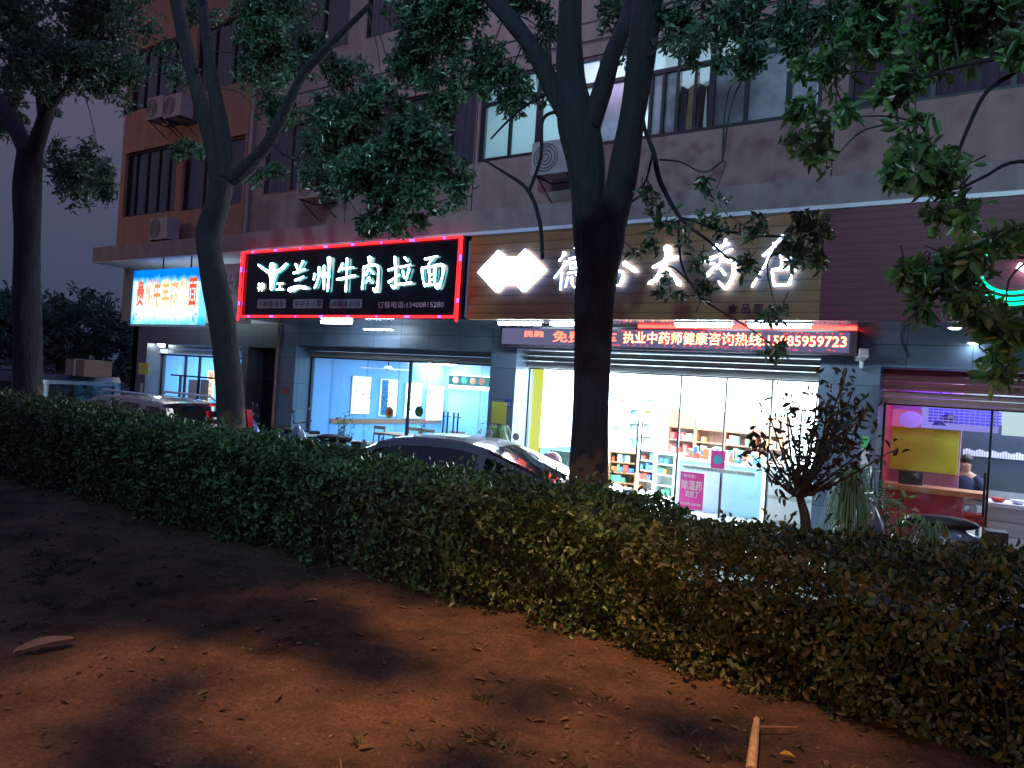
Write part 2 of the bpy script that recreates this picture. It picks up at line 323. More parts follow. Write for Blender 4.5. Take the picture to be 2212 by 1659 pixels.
lamp('cool_street_light', 'POINT', (-8.5, 7.4, 9.3), 125, (.78, .56, 1), shadow_soft_size=.4)
lamp('cool_street_light', 'SPOT', (-1, -6, 9.5), 2300, (.42, .86, 1), (-4, 5.3, 6.6), spot_size=R(60), spot_blend=.65, shadow_soft_size=.15)
FY, U, W, G = 10.7, 11.35, 12.0, 12.5
def area(name, x, y, z, sx, sy, energy, col, rot=(0, 0, 0)):
    o = lamp(name, 'AREA', (x, y, z), energy, col, shape='RECTANGLE', size=sx, size_y=sy); o.rotation_euler = rot; return o
CW = (.62, .84, 1)
area('noodle_shop_ceiling_light', -11.5, 15, 2.56, 4, 3, 230, (.45, .76, 1))
area('pharmacy_ceiling_light', -5.4, 15.2, 2.7, 4.4, 4, 3000, (.72, .95, 1))
area('end_shop_ceiling_light', -18.8, 14.5, 2.55, 3, 2.5, 220, (.5, .78, 1))
area('snack_shop_ceiling_light', .6, 14.6, 2.6, 3.4, 3, 210, (.75, .88, 1))
area('snack_shop_blue_light', -.6, 13.3, 2.45, 2.2, .2, 25, (.08, .04, 1), (R(25), 0, 0))
lamp('snack_shop_pink_light', 'POINT', (-1.55, 13.0, 2.2), 1.2, (1, .15, .35), shadow_soft_size=.1)
area('upstairs_room_light', -6.0, 13.6, 8.1, 4, 1.5, 75, (.65, .9, 1))

# ------------------------------------------------------------------ ground
def nz(x, y, s, k=0): return math.sin(x*s*1.3+k+1.7*math.sin(y*s*.9+k))*math.cos(y*s*1.1-k+1.3*math.sin(x*s*.7))
def verge_z(x, y):
    t = min(1, max(0, (y-4.8)/1.3)); b = .67*(1-t*t*(3-2*t))-.05*t
    return b+.022*nz(x, y, 1.6)+.010*nz(x, y, 4.3, 2)+.005*nz(x, y, 11, 5)
from mathutils import noise as NZ
def grid(name, xs, ys, zf, m):
    nx, ny = len(xs), len(ys)
    v = [(x, y, zf(x, y)) for y in ys for x in xs]
    f = [(j*nx+i, j*nx+i+1, (j+1)*nx+i+1, (j+1)*nx+i) for j in range(ny-1) for i in range(nx-1)]
    return MB().add(v, f).build(name, m, smooth=True)
m, t, o = nt('bare_soil'); m_dirt = m
b = t.nodes.new('ShaderNodeBsdfPrincipled'); b.inputs['Roughness'].default_value = .95; b.inputs['Specular IOR Level'].default_value = .2; t.links.new(b.outputs[0], o.inputs[0])
tc = t.nodes.new('ShaderNodeTexCoord')
n1 = t.nodes.new('ShaderNodeTexNoise'); n1.inputs['Scale'].default_value = 2.2; n1.inputs['Detail'].default_value = 12; n1.inputs['Roughness'].default_value = .68
n2 = t.nodes.new('ShaderNodeTexNoise'); n2.inputs['Scale'].default_value = 55; n2.inputs['Detail'].default_value = 8; n2.inputs['Roughness'].default_value = .75
for n in (n1, n2): t.links.new(tc.outputs['Object'], n.inputs['Vector'])
r = t.nodes.new('ShaderNodeValToRGB'); e = r.color_ramp.elements; e[0].position = .34; e[0].color = (.055, .040, .022, 1); e[1].position = .66; e[1].color = (.22, .13, .075, 1)
ex = e.new(.5); ex.color = (.14, .085, .05, 1)
t.links.new(n1.outputs['Fac'], r.inputs[0])
mr = t.nodes.new('ShaderNodeMapRange'); mr.inputs[1].default_value = .3; mr.inputs[2].default_value = .7; mr.inputs[3].default_value = .4; mr.inputs[4].default_value = 1.45; t.links.new(n2.outputs['Fac'], mr.inputs[0])
mx = t.nodes.new('ShaderNodeMix'); mx.data_type = 'RGBA'; mx.blend_type = 'MULTIPLY'; mx.inputs[0].default_value = 1
t.links.new(r.outputs[0], mx.inputs[6]); t.links.new(mr.outputs[0], mx.inputs[7]); t.links.new(mx.outputs[2], b.inputs['Base Color'])
bp = t.nodes.new('ShaderNodeBump'); bp.inputs['Strength'].default_value = .9; bp.inputs['Distance'].default_value = .035; t.links.new(n2.outputs['Fac'], bp.inputs['Height']); t.links.new(bp.outputs[0], b.inputs['Normal'])
def soil_z(x, y):
    z = verge_z(x, y)
    if .8 < y < 4.6 and -9 < x < 1.6: z += .010*NZ.noise((x*6, y*6, 0))+.007*NZ.noise((x*17, y*17, 3))+.004*abs(NZ.noise((x*40, y*40, 7)))-.012*max(0, NZ.noise((x*3.1, y*4.2, 9))-.25)
    return z
tag(grid('dirt_verge', np.concatenate([np.linspace(-30, -9, 110)[:-1], np.linspace(-9, 1.6, 440)[:-1], np.linspace(1.6, 8, 30)]), np.concatenate([np.linspace(-8, .8, 40)[:-1], np.linspace(.8, 4.6, 200)[:-1], np.linspace(4.6, 6.2, 22)]), soil_z, m_dirt), kind='structure')
tag(MB().add([(-200, -200, -.06), (200, -200, -.06), (200, 250, -.06), (-200, 250, -.06)], [(0, 1, 2, 3)]).build('ground', m_asphalt), kind='structure')
tag(MB().box(-60, 30, 9.6, 11.95, -.05, .10).build('pavement', m_paving), kind='structure')
tag(MB().add([(-60, 5.9, -.04), (30, 5.9, -.04), (30, 9.6, -.04), (-60, 9.6, -.04)], [(0, 1, 2, 3)]).build('parking_lane', m_asphalt), kind='structure')

# ------------------------------------------------------------------ building
BL = -21.6; BR = 6.0
bld = thing('shop_building', 'long salmon plastered building with lit shops under a canopy and dark upper windows', 'building', (-8, 12, 0))
bld.location = (0, 0, 0)
def wall_openings(x0, x1, z0, z1, y0, y1, ops, mb=None):
    mb = mb or MB()
    xs = sorted({x0, x1, *[o[0] for o in ops], *[o[1] for o in ops]}); zs = sorted({z0, z1, *[o[2] for o in ops], *[o[3] for o in ops]})
    for i in range(len(xs)-1):
        j = 0
        while j < len(zs)-1:
            cx = (xs[i]+xs[i+1])/2
            def hole(k): cz = (zs[k]+zs[k+1])/2; return any(o[0] < cx < o[1] and o[2] < cz < o[3] for o in ops)
            if hole(j): j += 1; continue
            k = j
            while k+1 < len(zs)-1 and not hole(k+1): k += 1
            mb.box(xs[i], xs[i+1], y0, y1, zs[j], zs[k+1]); j = k+1
    return mb
wins = []   # x0,x1,z0,z1,mullions,rails,pane kind
wins += [(-21.38, -18.85, 6.06, 7.86, [-20.95, -20.4, -19.85, -19.35], [], 'dark'), (-18.58, -16.02, 6.02, 7.7, [-17.75, -16.9], [], 'dark'),
         (-21.38, -18.65, 9.0, 10.7, [-20.8, -20.2, -19.4], [], 'dark'), (-18.3, -16.1, 9.0, 10.7, [-17.6, -16.8], [], 'dark')]
wins += [(-15.3, -12.7, 6.15, 7.75, [-14.4, -13.5], [], 'dark'), (-12.2, -9.95+.9, 6.2, 7.75, [-11.4, -10.3, -9.7], [], 'dark')]
wins += [(-8.95, -2.8, 6.21, 7.78, [], [], 'lit'), (-2.45, 2.5, 6.2, 7.75, [-1.4, -.5, .5, 1.5], [7.2], 'dark')]
for a, b_ in ((-15.3, -12.7), (-12.2, -9.1), (-8.95, -6), (-5.5, -2.8), (-2.45, 2.5)): wins.append((a, b_, 9.2, 10.8, [(a*2+b_)/3, (a+2*b_)/3], [], 'dark'))
for a, b_ in ((-21.38, -18.65), (-18.3, -16.1), (-15.3, -12.7), (-12.2, -9.1), (-8.95, -6), (-5.5, -2.8), (-2.45, 2.5)): wins.append((a, b_, 12.3, 13.9, [(a*2+b_)/3, (a+2*b_)/3], [], 'dark'))
XD = -15.92
lw = [o for o in wins if o[0] < XD]; rw = [o for o in wins if o[0] > XD]
wall_openings(BL, XD, 5.0, 16, U-.03, U+.25, lw).build('orange_wall', m_orange, bld)['label'] = 'orange end section of the upper wall'
wall_openings(XD, BR, 5.0, 16, U, U+.25, rw).build('upper_wall', m_plaster, bld)
sd = MB(); sd.box(BL, BL+.25, U+.25, 22, 3.2, 16); sd.box(BL, BL+.25, W, 22, 0, 3.2); sd.build('side_wall', m_plaster, bld)
MB().box(BL-.1, BR, U-.1, 22, 16, 16.3).build('roof', m_band, bld)
def window(x0, x1, z0, z1, mull, rails, kind):
    fr = MB(); y0, y1 = U+.05, U+.12; b = .055
    fr.box(x0, x1, y0, y1, z0, z0+b); fr.box(x0, x1, y0, y1, z1-b, z1); fr.box(x0, x0+b, y0, y1, z0+b, z1-b); fr.box(x1-b, x1, y0, y1, z0+b, z1-b)
    for q in mull: fr.box(q-.03, q+.03, y0, y1, z0+b, z1-b)
    for q in rails: fr.box(x0+b, x1-b, y0+.01, y1+.01, q-.025, q+.025)
    f = fr.build('window', m_frame, bld)
    if kind == 'dark':
        MB().add([(x0+b, U+.09, z0+b), (x1-b, U+.09, z0+b), (x1-b, U+.09, z1-b), (x0+b, U+.09, z1-b)], [(0, 1, 2, 3)]).build('pane', m_tint, f)
        MB().add([(x0, U+.24, z0), (x1, U+.24, z0), (x1, U+.24, z1), (x0, U+.24, z1)], [(0, 1, 2, 3)]).build('curtain', m_curt, f)
    return f
m_curt = bandmat('drawn_curtain', (.11, .085, .12), (.045, .035, .055), .17, 'X', rough=.9, nz=.2, duty=.4)
for q in wins:
    if q[6] == 'dark': window(*q)
# the lit upstairs window band: heavy frame, transom rail, frosted and clear panes
fr = MB(); x0, x1, z0, z1 = -8.95, -2.8, 6.21, 7.78
def ux(px, py=230): return P(px, py, U)[0]
mul = [(ux(1099, 280), .035), (ux(1160, 280), .10), (ux(1222, 270), .05), (ux(1290, 250), .05), (ux(1350, 230), .05), (ux(1403, 220), .03), (ux(1430, 215), .03), (ux(1462, 200), .035), (ux(1500, 200), .03), (ux(1535, 200), .07), (ux(1612, 180), .04), (ux(1703, 180), .05)]
RZ = 7.30
b = .07
fr.box(x0, x1, U+.03, U+.12, z0, z0+b); fr.box(x0, x1, U+.03, U+.12, z1-b, z1); fr.box(x0, x0+.1, U+.03, U+.12, z0+b, z1-b); fr.box(x1-b, x1, U+.03, U+.12, z0+b, z1-b)
for q, ww in mul: fr.box(q-ww/2-.01, q+ww/2+.01, U+.03, U+.12, z0+b, z1-b if ww >= .035 else RZ)
fr.box(x0+b, x1-b, U+.04, U+.13, RZ-.035, RZ+.035)
lit = fr.build('window', m_frame, bld); lit['label'] = 'wide lit window band of the upper floor'
edges = [x0+.1]+[q for q, _ in mul]+[x1-b]
m_fro = frosted('frosted_pane', (.50, .66, .70), .12, .8); m_fro2 = frosted('smoky_pane', (.22, .24, .32), .5, 2.5); m_fro3 = frosted('bright_pane', (.8, .95, 1), .1, 2)
kinds_low = [0, 0, 0, 0, 1, 3, 1, 1, 3, 3, 1, 1, 1]; kinds_up = [0, 0, 0, 2, 2, 2, 2, 4, 4, 4, 4, 1, 1]
for i in range(len(edges)-1):
    a, c = edges[i]+.02, edges[i+1]-.02
    for zz0, zz1, kd in ((z0+b, RZ-.03, kinds_low[i]), (RZ+.03, z1-b, kinds_up[i])):
        MB().add([(a, U+.085, zz0), (c, U+.085, zz0), (c, U+.085, zz1), (a, U+.085, zz1)], [(0, 1, 2, 3)]).build('pane', [m_fro, m_fro2, m_fro3, m_glass, m_glass][kd], lit)
rm = MB(); rm.box(-9.3, -2.5, 14.6, 14.7, 5.6, 8.3); rm.box(-9.4, -9.3, U+.26, 14.6, 5.6, 8.3); rm.box(-2.5, -2.4, U+.26, 14.6, 5.6, 8.3); rm.box(-9.3, -2.5, U+.26, 14.6, 5.5, 5.6); rm.box(-9.3, -2.5, U+.26, 14.6, 8.3, 8.4)
rm.build('upstairs_room', m_ceil, bld)
# garments on a rail inside the lit window
for k, (gx, wd, ln, mt) in enumerate([(1478, .34, .85, m_woodp), (1503, .3, .95, m_whitepl), (1520, .3, .7, m_navy), (1560, .4, .9, m_navy), (1585, .34, .8, m_orangeb), (1440, .35, .8, m_navy)]):
    X = ux(gx, 190); zt = 7.2
    g = MB(); g.poly([(X-.04, zt), (X+.04, zt), (X+wd/2, zt-.09), (X+wd/2-.03, zt-ln), (X-wd/2+.03, zt-ln), (X-wd/2, zt-.09)], U+.5, U+.58)
    tag(g.build('garment', mt), 'garment behind the lit upstairs window, %s' % ['brown one beside the thick mullion', 'long white one', 'short navy one beside the white one', 'long navy one right of the mullion', 'orange one', 'leftmost navy one'][k], 'clothes', 'garments hanging upstairs')
gr = MB()
for zz in (8.35, 11.45, 14.5): gr.box(XD, BR, U-.004, U+.002, zz, zz+.035)
for xx in (-12.45, -9.05+.02, -2.62): gr.box(xx, xx+.02, U-.0035, U+.002, 5.13, 8.349)
gr.build('wall_groove', m_frame, bld)
MB().tube([(-15.75, U-.07, 5.12), (-15.75, U-.07, 15.9)], .05, 10).build('rain_pipe', mat('pale_pipe', (.3, .27, .26), .5), bld)
MB().tube(smooth_line([(-15.7, U-.05, 8.1), (-12.4, U-.05, 7.98), (-9.2, U-.05, 8.06), (-2.7, U-.05, 7.97), (5.9, U-.05, 8.08)], 6), .012, 5).build('wall_cable', m_blackp, bld)
# canopy: slab edge, ledge, soffits
cn = MB(); cn.box(BL, BR, FY, U, 4.74, 5.12); cn.box(BL, -14.83, FY, W+.3, 4.84-.1, 4.739)
cn.build('canopy', m_band, bld)
MB().box(BL, -14.83, FY+.02, W, 4.70, 4.738).build('white_soffit', m_white, bld)
MB().box(-14.83, BR, FY-.02, FY+.04, 4.682, 4.737).build('fascia_trim', m_trim, bld)
MB().box(-8.45, -2.5, FY, FY+.12, 3.2, 4.68).build('tan_fascia', m_tan, bld)
MB().box(-2.497, BR, FY, FY+.12, 3.2, 4.68).build('maroon_fascia', m_maroon, bld)
MB().box(-14.83, BR, FY+.121, W, 3.2, 3.24).build('soffit', m_soffit, bld)
MB().box(-14.95, -14.83, FY+.02, W, 3.2, 4.69).build('fascia_end', m_band, bld)
# storefront wall with its openings (front skin W .. G)
OP = [(-20.85, -16.55, -1, 2.62), (-16.3, -15.2, -1, 2.62), (-14.51, -8.81, -1, 2.72), (-8.21, -2.74, -1, 2.78), (-1.92, 3.2, -1, 2.68)]
wall_openings(BL, -15.1, 0, 3.2, W, G+.1, [(a, min(b_, -15.1), -.0, d) for a, b_, c, d in OP if a < -15.1]).build('storefront_wall', m_dark_granite, bld)
wall_openings(-15.1, BR, 0, 3.2, W, G+.1, [(a, b_, -.0, d) for a, b_, c, d in OP if a > -15.1]).build('storefront_wall', m_granite, bld)
MB().box(BL+.25, -14.83, W+.02, W+.2, 3.2, 4.69).build('band_wall', m_white, bld)
def shutter(x0, x1, z0, z1, m, y=G-.12):
    mb = MB(); n = max(2, int((z1-z0)/.085)); h = (z1-z0)/n
    for k in range(n):
        a = z0+k*h; mb.poly([(0, 0)]*0 or [(x0, a), (x1, a), (x1, a+h*.92), (x0, a+h*.92)], y-(.012 if k % 2 else 0), y+.03)
    mb.box(x0, x1, y-.02, y+.05, z0-.03, z0-.002); return mb.build('roller_shutter', m, bld)
shutter(-20.85, -16.55, 2.4, 2.62, m_trim); shutter(-14.51, -8.81, 2.50, 2.72, m_shutter); shutter(-8.21, -2.74, 2.48, 2.78, m_shutter)
shutter(-1.92, 3.2, 2.20, 2.36, mat('pink_lit_shutter', (.5, .24, .25), .4)); shutter(-1.92, 3.2, 2.40, 2.68, m_redsh, G-.2)
# shop interiors
def room(x0, x1, y1, zt, mw_l, mw_b, mw_r, mf, mc, name):
    MB().box(x0-.05, x0, G+.1, y1, 0, zt).build(name+'_left_wall', mw_l, bld); MB().box(x0, x1, y1, y1+.05, 0, zt).build(name+'_back_wall', mw_b, bld)
    MB().box(x1, x1+.05, G+.1, y1, 0, zt).build(name+'_right_wall', mw_r, bld); MB().box(x0, x1, W, y1, -.02, .11).build(name+'_floor', mf, bld); MB().box(x0, x1, G+.1, y1, zt, zt+.04).build(name+'_ceiling', mc, bld)
room(-14.53, -8.75, 17.6, 2.62, m_bluewall, m_bluewallx, m_bluewall, m_floor, m_ceil, 'noodle_shop')
room(-8.21, -2.7, 18.0, 2.78, m_white, m_white, m_white, m_floor, m_ceil, 'pharmacy')
room(-20.9, -16.5, 16.5, 2.62, m_bluewall, m_bluewallx, m_bluewall, m_floor, m_ceil, 'end_shop')
room(-1.95, 3.3, 16.2, 2.68, m_redw, mat('grey_blue_wall', (.22, .26, .3), .5), m_white, m_floor, m_ceil, 'snack_shop')
room(-16.35, -15.15, 14.5, 2.62, m_navy, m_navy, m_navy, m_floor, m_navy, 'dark_shop')
# glass fronts
def glassfront(x0, x1, zt, mull, rails=(), m=None, fw_=.05, short=()):
    f = MB(); y0, y1 = G-.03, G+.03
    f.box(x0, x0+fw_, y0, y1, .1, zt); f.box(x1-fw_, x1, y0, y1, .1, zt); f.box(x0+fw_, x1-fw_, y0, y1, zt-fw_, zt)
    for q in mull: f.box(q-fw_/2, q+fw_/2, y0, y1, .1, zt-fw_)
    for (a, c, z) in rails: f.box(a, c, y0-.005, y1+.005, z-.02, z+.02)
    for (q, za, zb) in short: f.box(q-.02, q+.02, y0-.003, y1+.003, za, zb)
    o = f.build('glass_front', m_frame, bld)
    MB().add([(x0, G, .1), (x1, G, .1), (x1, G, zt), (x0, G, zt)], [(0, 1, 2, 3)]).build('pane', m or m_glass, o); return o
gx = lambda px, py=900: P(px, py, G)[0]
def gz(px, py): return P(px, py, G)[1]
n_ = glassfront(-14.51, -8.81, 2.49, [gx(884, 850)])
ph = glassfront(-8.21, -2.74, 2.45, [gx(1462, 1000), gx(1560, 1000), gx(1659, 1000)], fw_=.025)
en = glassfront(-20.85, -16.55, 2.36, [gx(396+5, 800), gx(430+1, 800)], [(gx(365), -16.55, gz(400, 812))], short=[(gx(388, 850), .1, gz(400, 812))])
glassfront(-16.3, -15.2, 2.6, [], [(-16.3, -15.2, 1.85)], m_darkglass)
sn = glassfront(-1.92, 3.2, 2.18, [gx(2137, 1000)], fw_=.03)
# door pull handles
def handles(xs, z0, z1, par):
    for x in xs:
        h = MB(); h.tube([(x, G-.09, z0), (x, G-.09, z1)], .016, 8); h.tube([(x, G-.09, z0+.1), (x, G, z0+.1)], .01, 6); h.tube([(x, G-.09, z1-.1), (x, G, z1-.1)], .01, 6)
        h.build('door_handle', m_blackp, par)
handles([gx(963, 920), gx(972, 920), gx(985, 920), gx(994, 920)], .85, 1.45, n_)
handles([gx(1378, 1000), gx(1387, 1000)], .7, 1.6, ph); handles([gx(2137, 1050)-.05], .7, 1.3, sn)
handles([gx(540, 880), gx(547, 880)], .8, 1.5, bld)

# ------------------------------------------------------------------ brush-stroke lettering
def stroke_mb(mb, pts, cv, Y, k, width, dep=.04):
    """pts (x,y[,w]) in crop pixels -> tapered extruded ribbon, own depth k"""
    pp = [(p[0], p[1], (p[2] if len(p) > 2 else width)) for p in pts]
    if len(pp) > 2: pp = smooth_line(pp, 4)
    else:
        a, c = pp; pp = [tuple(a[i]+(c[i]-a[i])*q for i in range(3)) for q in (0, .25, .5, .75, 1)]
    n = len(pp); L = []; Rr = []
    for i, (x, y, w_) in enumerate(pp):
        a = pp[max(i-1, 0)]; c = pp[min(i+1, n-1)]; dx, dy = c[0]-a[0], c[1]-a[1]; l = math.hypot(dx, dy) or 1
        q = i/(n-1); w2 = w_*(.95+.25*math.cos(q*5.5))*(.55 if i == n-1 else 1)
        L.append((x-dy/l*w2, y+dx/l*w2)); Rr.append((x+dy/l*w2, y-dx/l*w2))
    x, y, w_ = pp[0]; dx, dy = pp[1][0]-x, pp[1][1]-y; l = math.hypot(dx, dy) or 1
    x2, y2, w2_ = pp[-1]; ex, ey = x2-pp[-2][0], y2-pp[-2][1]; l2 = math.hypot(ex, ey) or 1
    poly = [(x-dx/l*w_*.8, y-dy/l*w_*.8)]+Rr+[(x2+ex/l2*w2_*.7, y2+ey/l2*w2_*.7)]+L[::-1]
    W3 = [cv(a, c) for a, c in poly]
    n2 = len(L)
    # quads so concave ribbons stay clean
    v = []; yk = Y-.002*k
    for px_ in W3: v.append((px_[0], yk, px_[1]))
    for px_ in W3: v.append((px_[0], yk+dep, px_[1]))
    N = len(W3); f = [(0, 1, N-1)]
    for i in range(n2-1): f.append((1+i, 2+i, N-2-i, N-1-i))
    f.append((n2, n2+1, n2+2)); mb.add(v, f, 0); o = len(mb.v)-2*N
    for i in range(N):
        j = (i+1) % N; mb.f.append((o+i, o+N+i, o+N+j, o+j)); mb.m.append(1)
def brush(chars, cv, Y, width, parent, mats, name='sign_character', dep=.04):
    for lab, strokes in chars:
        mb = MB()
        for k, s in enumerate(strokes): stroke_mb(mb, s, cv, Y, k, width, dep)
        o = mb.build(name, mats, parent)
def cvA(Y): return lambda a, c: P(480+a/3.456, 480+c/3.456, Y)          # crop of the black sign
def cvB(Y): return lambda a, c: P(1024+a/4.322, 480+c/4.322, Y)
def cvC(Y): return lambda a, c: P(1280+a/3.84, 448+c/3.84, Y)
# black noodle sign
ns = thing('noodle_shop_sign', 'black sign board with white glowing characters and a red and violet light border', 'sign', (0, 0, 0))
SX0, SX1, SZ0, SZ1 = -14.76, -8.5, 3.19, 4.66; SY = FY-.12
MB().box(SX0, SX1, SY, FY-.002, SZ0, SZ1).build('sign_board', m_black, ns)
CH = [('l', [[(545, 312), (562, 350)], [(603, 290), (578, 345)], [(532, 380), (618, 350)], [(545, 434), (608, 405)], [(502, 508, 14), (565, 482, 15), (630, 492, 13)]]),
      ('z', [[(722, 335), (715, 420), (688, 492)], [(690, 385), (682, 430)], [(738, 375), (746, 412)], [(762, 325), (758, 500)], [(772, 378), (782, 410)], [(800, 265, 12), (797, 400), (786, 515)]]),
      ('n', [[(898, 308), (868, 368)], [(885, 348), (982, 338)], [(858, 428), (990, 398, 12)], [(932, 270), (928, 400), (922, 518)]]),
      ('r', [[(1055, 345), (1050, 430), (1042, 500)], [(1055, 335), (1155, 322), (1162, 430), (1150, 515, 13), (1125, 492, 6)], [(1100, 262, 13), (1098, 330), (1072, 395)], [(1102, 355), (1130, 388)], [(1098, 412), (1072, 455)], [(1100, 428), (1125, 455)]]),
      ('a', [[(1238, 358), (1312, 330)], [(1288, 258), (1296, 400), (1288, 488, 12), (1258, 468, 5)], [(1240, 448), (1322, 392)], [(1362, 262), (1385, 292)], [(1330, 336), (1408, 316)], [(1348, 362), (1360, 418)], [(1398, 346), (1374, 430)], [(1318, 466), (1412, 452, 14)]]),
      ('m', [[(1512, 275), (1605, 252)], [(1572, 265), (1538, 318)], [(1490, 345), (1498, 420), (1512, 480)], [(1492, 342), (1570, 330), (1648, 322, 13), (1640, 420), (1612, 488, 12), (1590, 478, 5)], [(1512, 472), (1612, 460)], [(1545, 350), (1552, 465)], [(1592, 345), (1586, 460)], [(1552, 392), (1588, 388)], [(1552, 430), (1586, 425)]])]
brush(CH, cvA(SY-.05), SY-.05, 6.6, ns, [e_letter, e_sideg], dep=.02)
lg = MB(); cA = cvA(SY-.05)
stk = [[(266, 316, 4), (305, 348, 9), (350, 372, 15)], [(478, 308, 4), (440, 348, 9), (394, 372, 15)], [(372, 358, 24), (372, 400, 24), (368, 450, 14), (364, 505, 7)]]
for k, s in enumerate(stk): stroke_mb(lg, s, cA, SY-.05, k, 10)
cc = cA(372, 328); lg.poly([(cc[0]+.075*math.cos(a*math.pi/8), cc[1]+.075*math.sin(a*math.pi/8)) for a in range(16)], SY-.062, SY-.02, 0, 1)
lg.build('logo_figure', [e_letter, e_sideg], ns)
def boxtxt(body, cv, x0, y0, x1, y1, Y, m, par, bold=0.0, name='lettering', axis='Y'):
    a = cv(x0, y1); c = cv(x1, y0); d = cv(x0, y0); g = cv(x1, y1)
    return text_mesh(body, (a[0]+d[0])/2, (c[0]+g[0])/2, (a[1]+g[1])/2, (c[1]+d[1])/2, Y, bold=bold).build(name, m, par)
e_let2 = emit('small_character_glow', (.7, 1, .95), 5)
boxtxt('神', cvA(SY-.03), 262, 450, 312, 515, SY-.03, e_let2, ns, .03); boxtxt('工', cvA(SY-.03), 402, 452, 458, 508, SY-.03, e_let2, ns, .05)
m_lt = mat('grey_sign_print', (.45, .45, .5), .5); m_boxp = mat('grey_print_box', (.22, .24, .3), .5)
for body, x0, x1 in (('刀削面·盖饭', 262, 475), ('牛杂汤·小菜', 528, 752), ('麻辣烫·炒饭', 803, 1045)):
    c = cvA(SY-.004); a = c(x0, 643); d = c(x1, 573)
    MB().box(a[0], d[0], SY-.008, SY-.001, a[1], d[1]).build('print_box', m_boxp, ns)
    boxtxt(body, cvA(SY-.012), x0+14, 585, x1-14, 634, SY-.012, m_black, ns)
boxtxt('订餐电话:13400815280', cvA(SY-.01), 1162, 590, 1655, 640, SY-.01, mat('pale_sign_print', (.75, .75, .8), .5), ns, .005)
def led_bar(mb, p, q, r=.024):  # bar between two points with violet dashes
    p, q = Vector(p), Vector(q); L = (q-p).length; n = max(2, round(L/.78))
    for i in range(n):
        a = p+(q-p)*(i/n); c = p+(q-p)*((i+1)/n); ph_ = .10+.06*math.sin(i*2.3)
        d1 = a+(c-a)*(.5-ph_/2); d2 = a+(c-a)*(.5+ph_/2)
        mb.tube([a, d1], r, 6, 0); mb.tube([d1, d2], r*1.02, 6, 1); mb.tube([d2, c], r, 6, 0)
lb = MB(); yb = SY-.06
for z in (SZ0+.03, SZ1-.03): led_bar(lb, (SX0+.03, yb, z), (SX1-.03, yb, z))
for x in (SX0+.03, SX1-.03): led_bar(lb, (x, yb, SZ0-.06), (x, yb, SZ1-.03))
for x in (SX0+.10, SX1-.10): lb.tube([(x, yb+.02, SZ0+.06), (x, yb+.02, SZ1-.06)], .010, 6, 0)
lb.build('light_border', [e_red, e_purple], ns)
# blank pale sign behind the second tree
ps = thing('pale_sign', 'unlit pale sign with faint grey lettering between the two lit signs', 'sign')
MB().box(-16.3, -14.98, FY+.25, FY+.35, 3.1, 4.5).build('sign_board', m_offwhite, ps)
text_mesh('米粉', -16.1, -15.05, 3.75, 4.3, FY+.245).build('lettering', m_boxp, ps); text_mesh('早餐 汤面', -16.2, -15.05, 3.3, 3.5, FY+.245).build('lettering', m_boxp, ps)
# blue lit sign
bs = thing('rice_noodle_sign', 'glowing blue and white sign box with orange characters at the left end of the canopy', 'sign')
bx0, bx1, bz0, bz1 = -19.36, -16.37, 3.03, 4.40; by = FY-.05
m, t, o = nt('printed_lightbox'); e_ = t.nodes.new('ShaderNodeEmission'); t.links.new(e_.outputs[0], o.inputs[0]); e_.inputs[1].default_value = 1.35
tc = t.nodes.new('ShaderNodeTexCoord'); sp = t.nodes.new('ShaderNodeSeparateXYZ'); t.links.new(tc.outputs['Object'], sp.inputs[0])
nn = t.nodes.new('ShaderNodeTexNoise'); nn.inputs['Scale'].default_value = 5; nn.inputs['Detail'].default_value = 5; t.links.new(tc.outputs['Object'], nn.inputs['Vector'])
def mth(op, a, c=None, v=None):
    q = t.nodes.new('ShaderNodeMath'); q.operation = op; t.links.new(a, q.inputs[0])
    if c is not None: t.links.new(c, q.inputs[1])
    if v is not None: q.inputs[1].default_value = v
    return q.outputs[0]
mrz = t.nodes.new('ShaderNodeMapRange'); mrz.inputs[1].default_value = bz0; mrz.inputs[2].default_value = bz1; t.links.new(sp.outputs['Z'], mrz.inputs[0])
ns_ = mth('MULTIPLY', nn.outputs['Fac'], v=.24); zz = mth('ADD', mrz.outputs[0], ns_)
r = t.nodes.new('ShaderNodeValToRGB'); el = r.color_ramp.elements
el[0].position = .10; el[0].color = (.10, .55, .55, 1); el[1].position = 1.0; el[1].color = (.0, .16, .75, 1)
for p_, c_2 in ((.22, (.35, .9, .85)), (.30, (1, 1, 1)), (.84, (1, 1, 1)), (.91, (.12, .5, .95))):
    q = el.new(p_); q.color = (*c_2, 1)
t.links.new(zz, r.inputs[0]); 
mrx = t.nodes.new('ShaderNodeMapRange'); mrx.inputs[1].default_value = bx0; mrx.inputs[2].default_value = bx1; t.links.new(sp.outputs['X'], mrx.inputs[0])
ab = mth('ABSOLUTE', mth('SUBTRACT', mrx.outputs[0], v=.5)); ab2 = mth('ADD', ab, mth('MULTIPLY', nn.outputs['Fac'], v=.06))
r2 = t.nodes.new('ShaderNodeValToRGB'); r2.color_ramp.elements[0].position = .47; r2.color_ramp.elements[0].color = (1, 1, 1, 1); r2.color_ramp.elements[1].position = .52; r2.color_ramp.elements[1].color = (.15, .55, .85, 1)
t.links.new(ab2, r2.inputs[0])
mx = t.nodes.new('ShaderNodeMix'); mx.data_type = 'RGBA'; mx.blend_type = 'MULTIPLY'; mx.inputs[0].default_value = 1; t.links.new(r.outputs[0], mx.inputs[6]); t.links.new(r2.outputs[0], mx.inputs[7]); t.links.new(mx.outputs[2], e_.inputs[0])
m_print = m
MB().box(bx0, bx1, by, by+.16, bz0, bz1).build('light_box', m_print, bs)
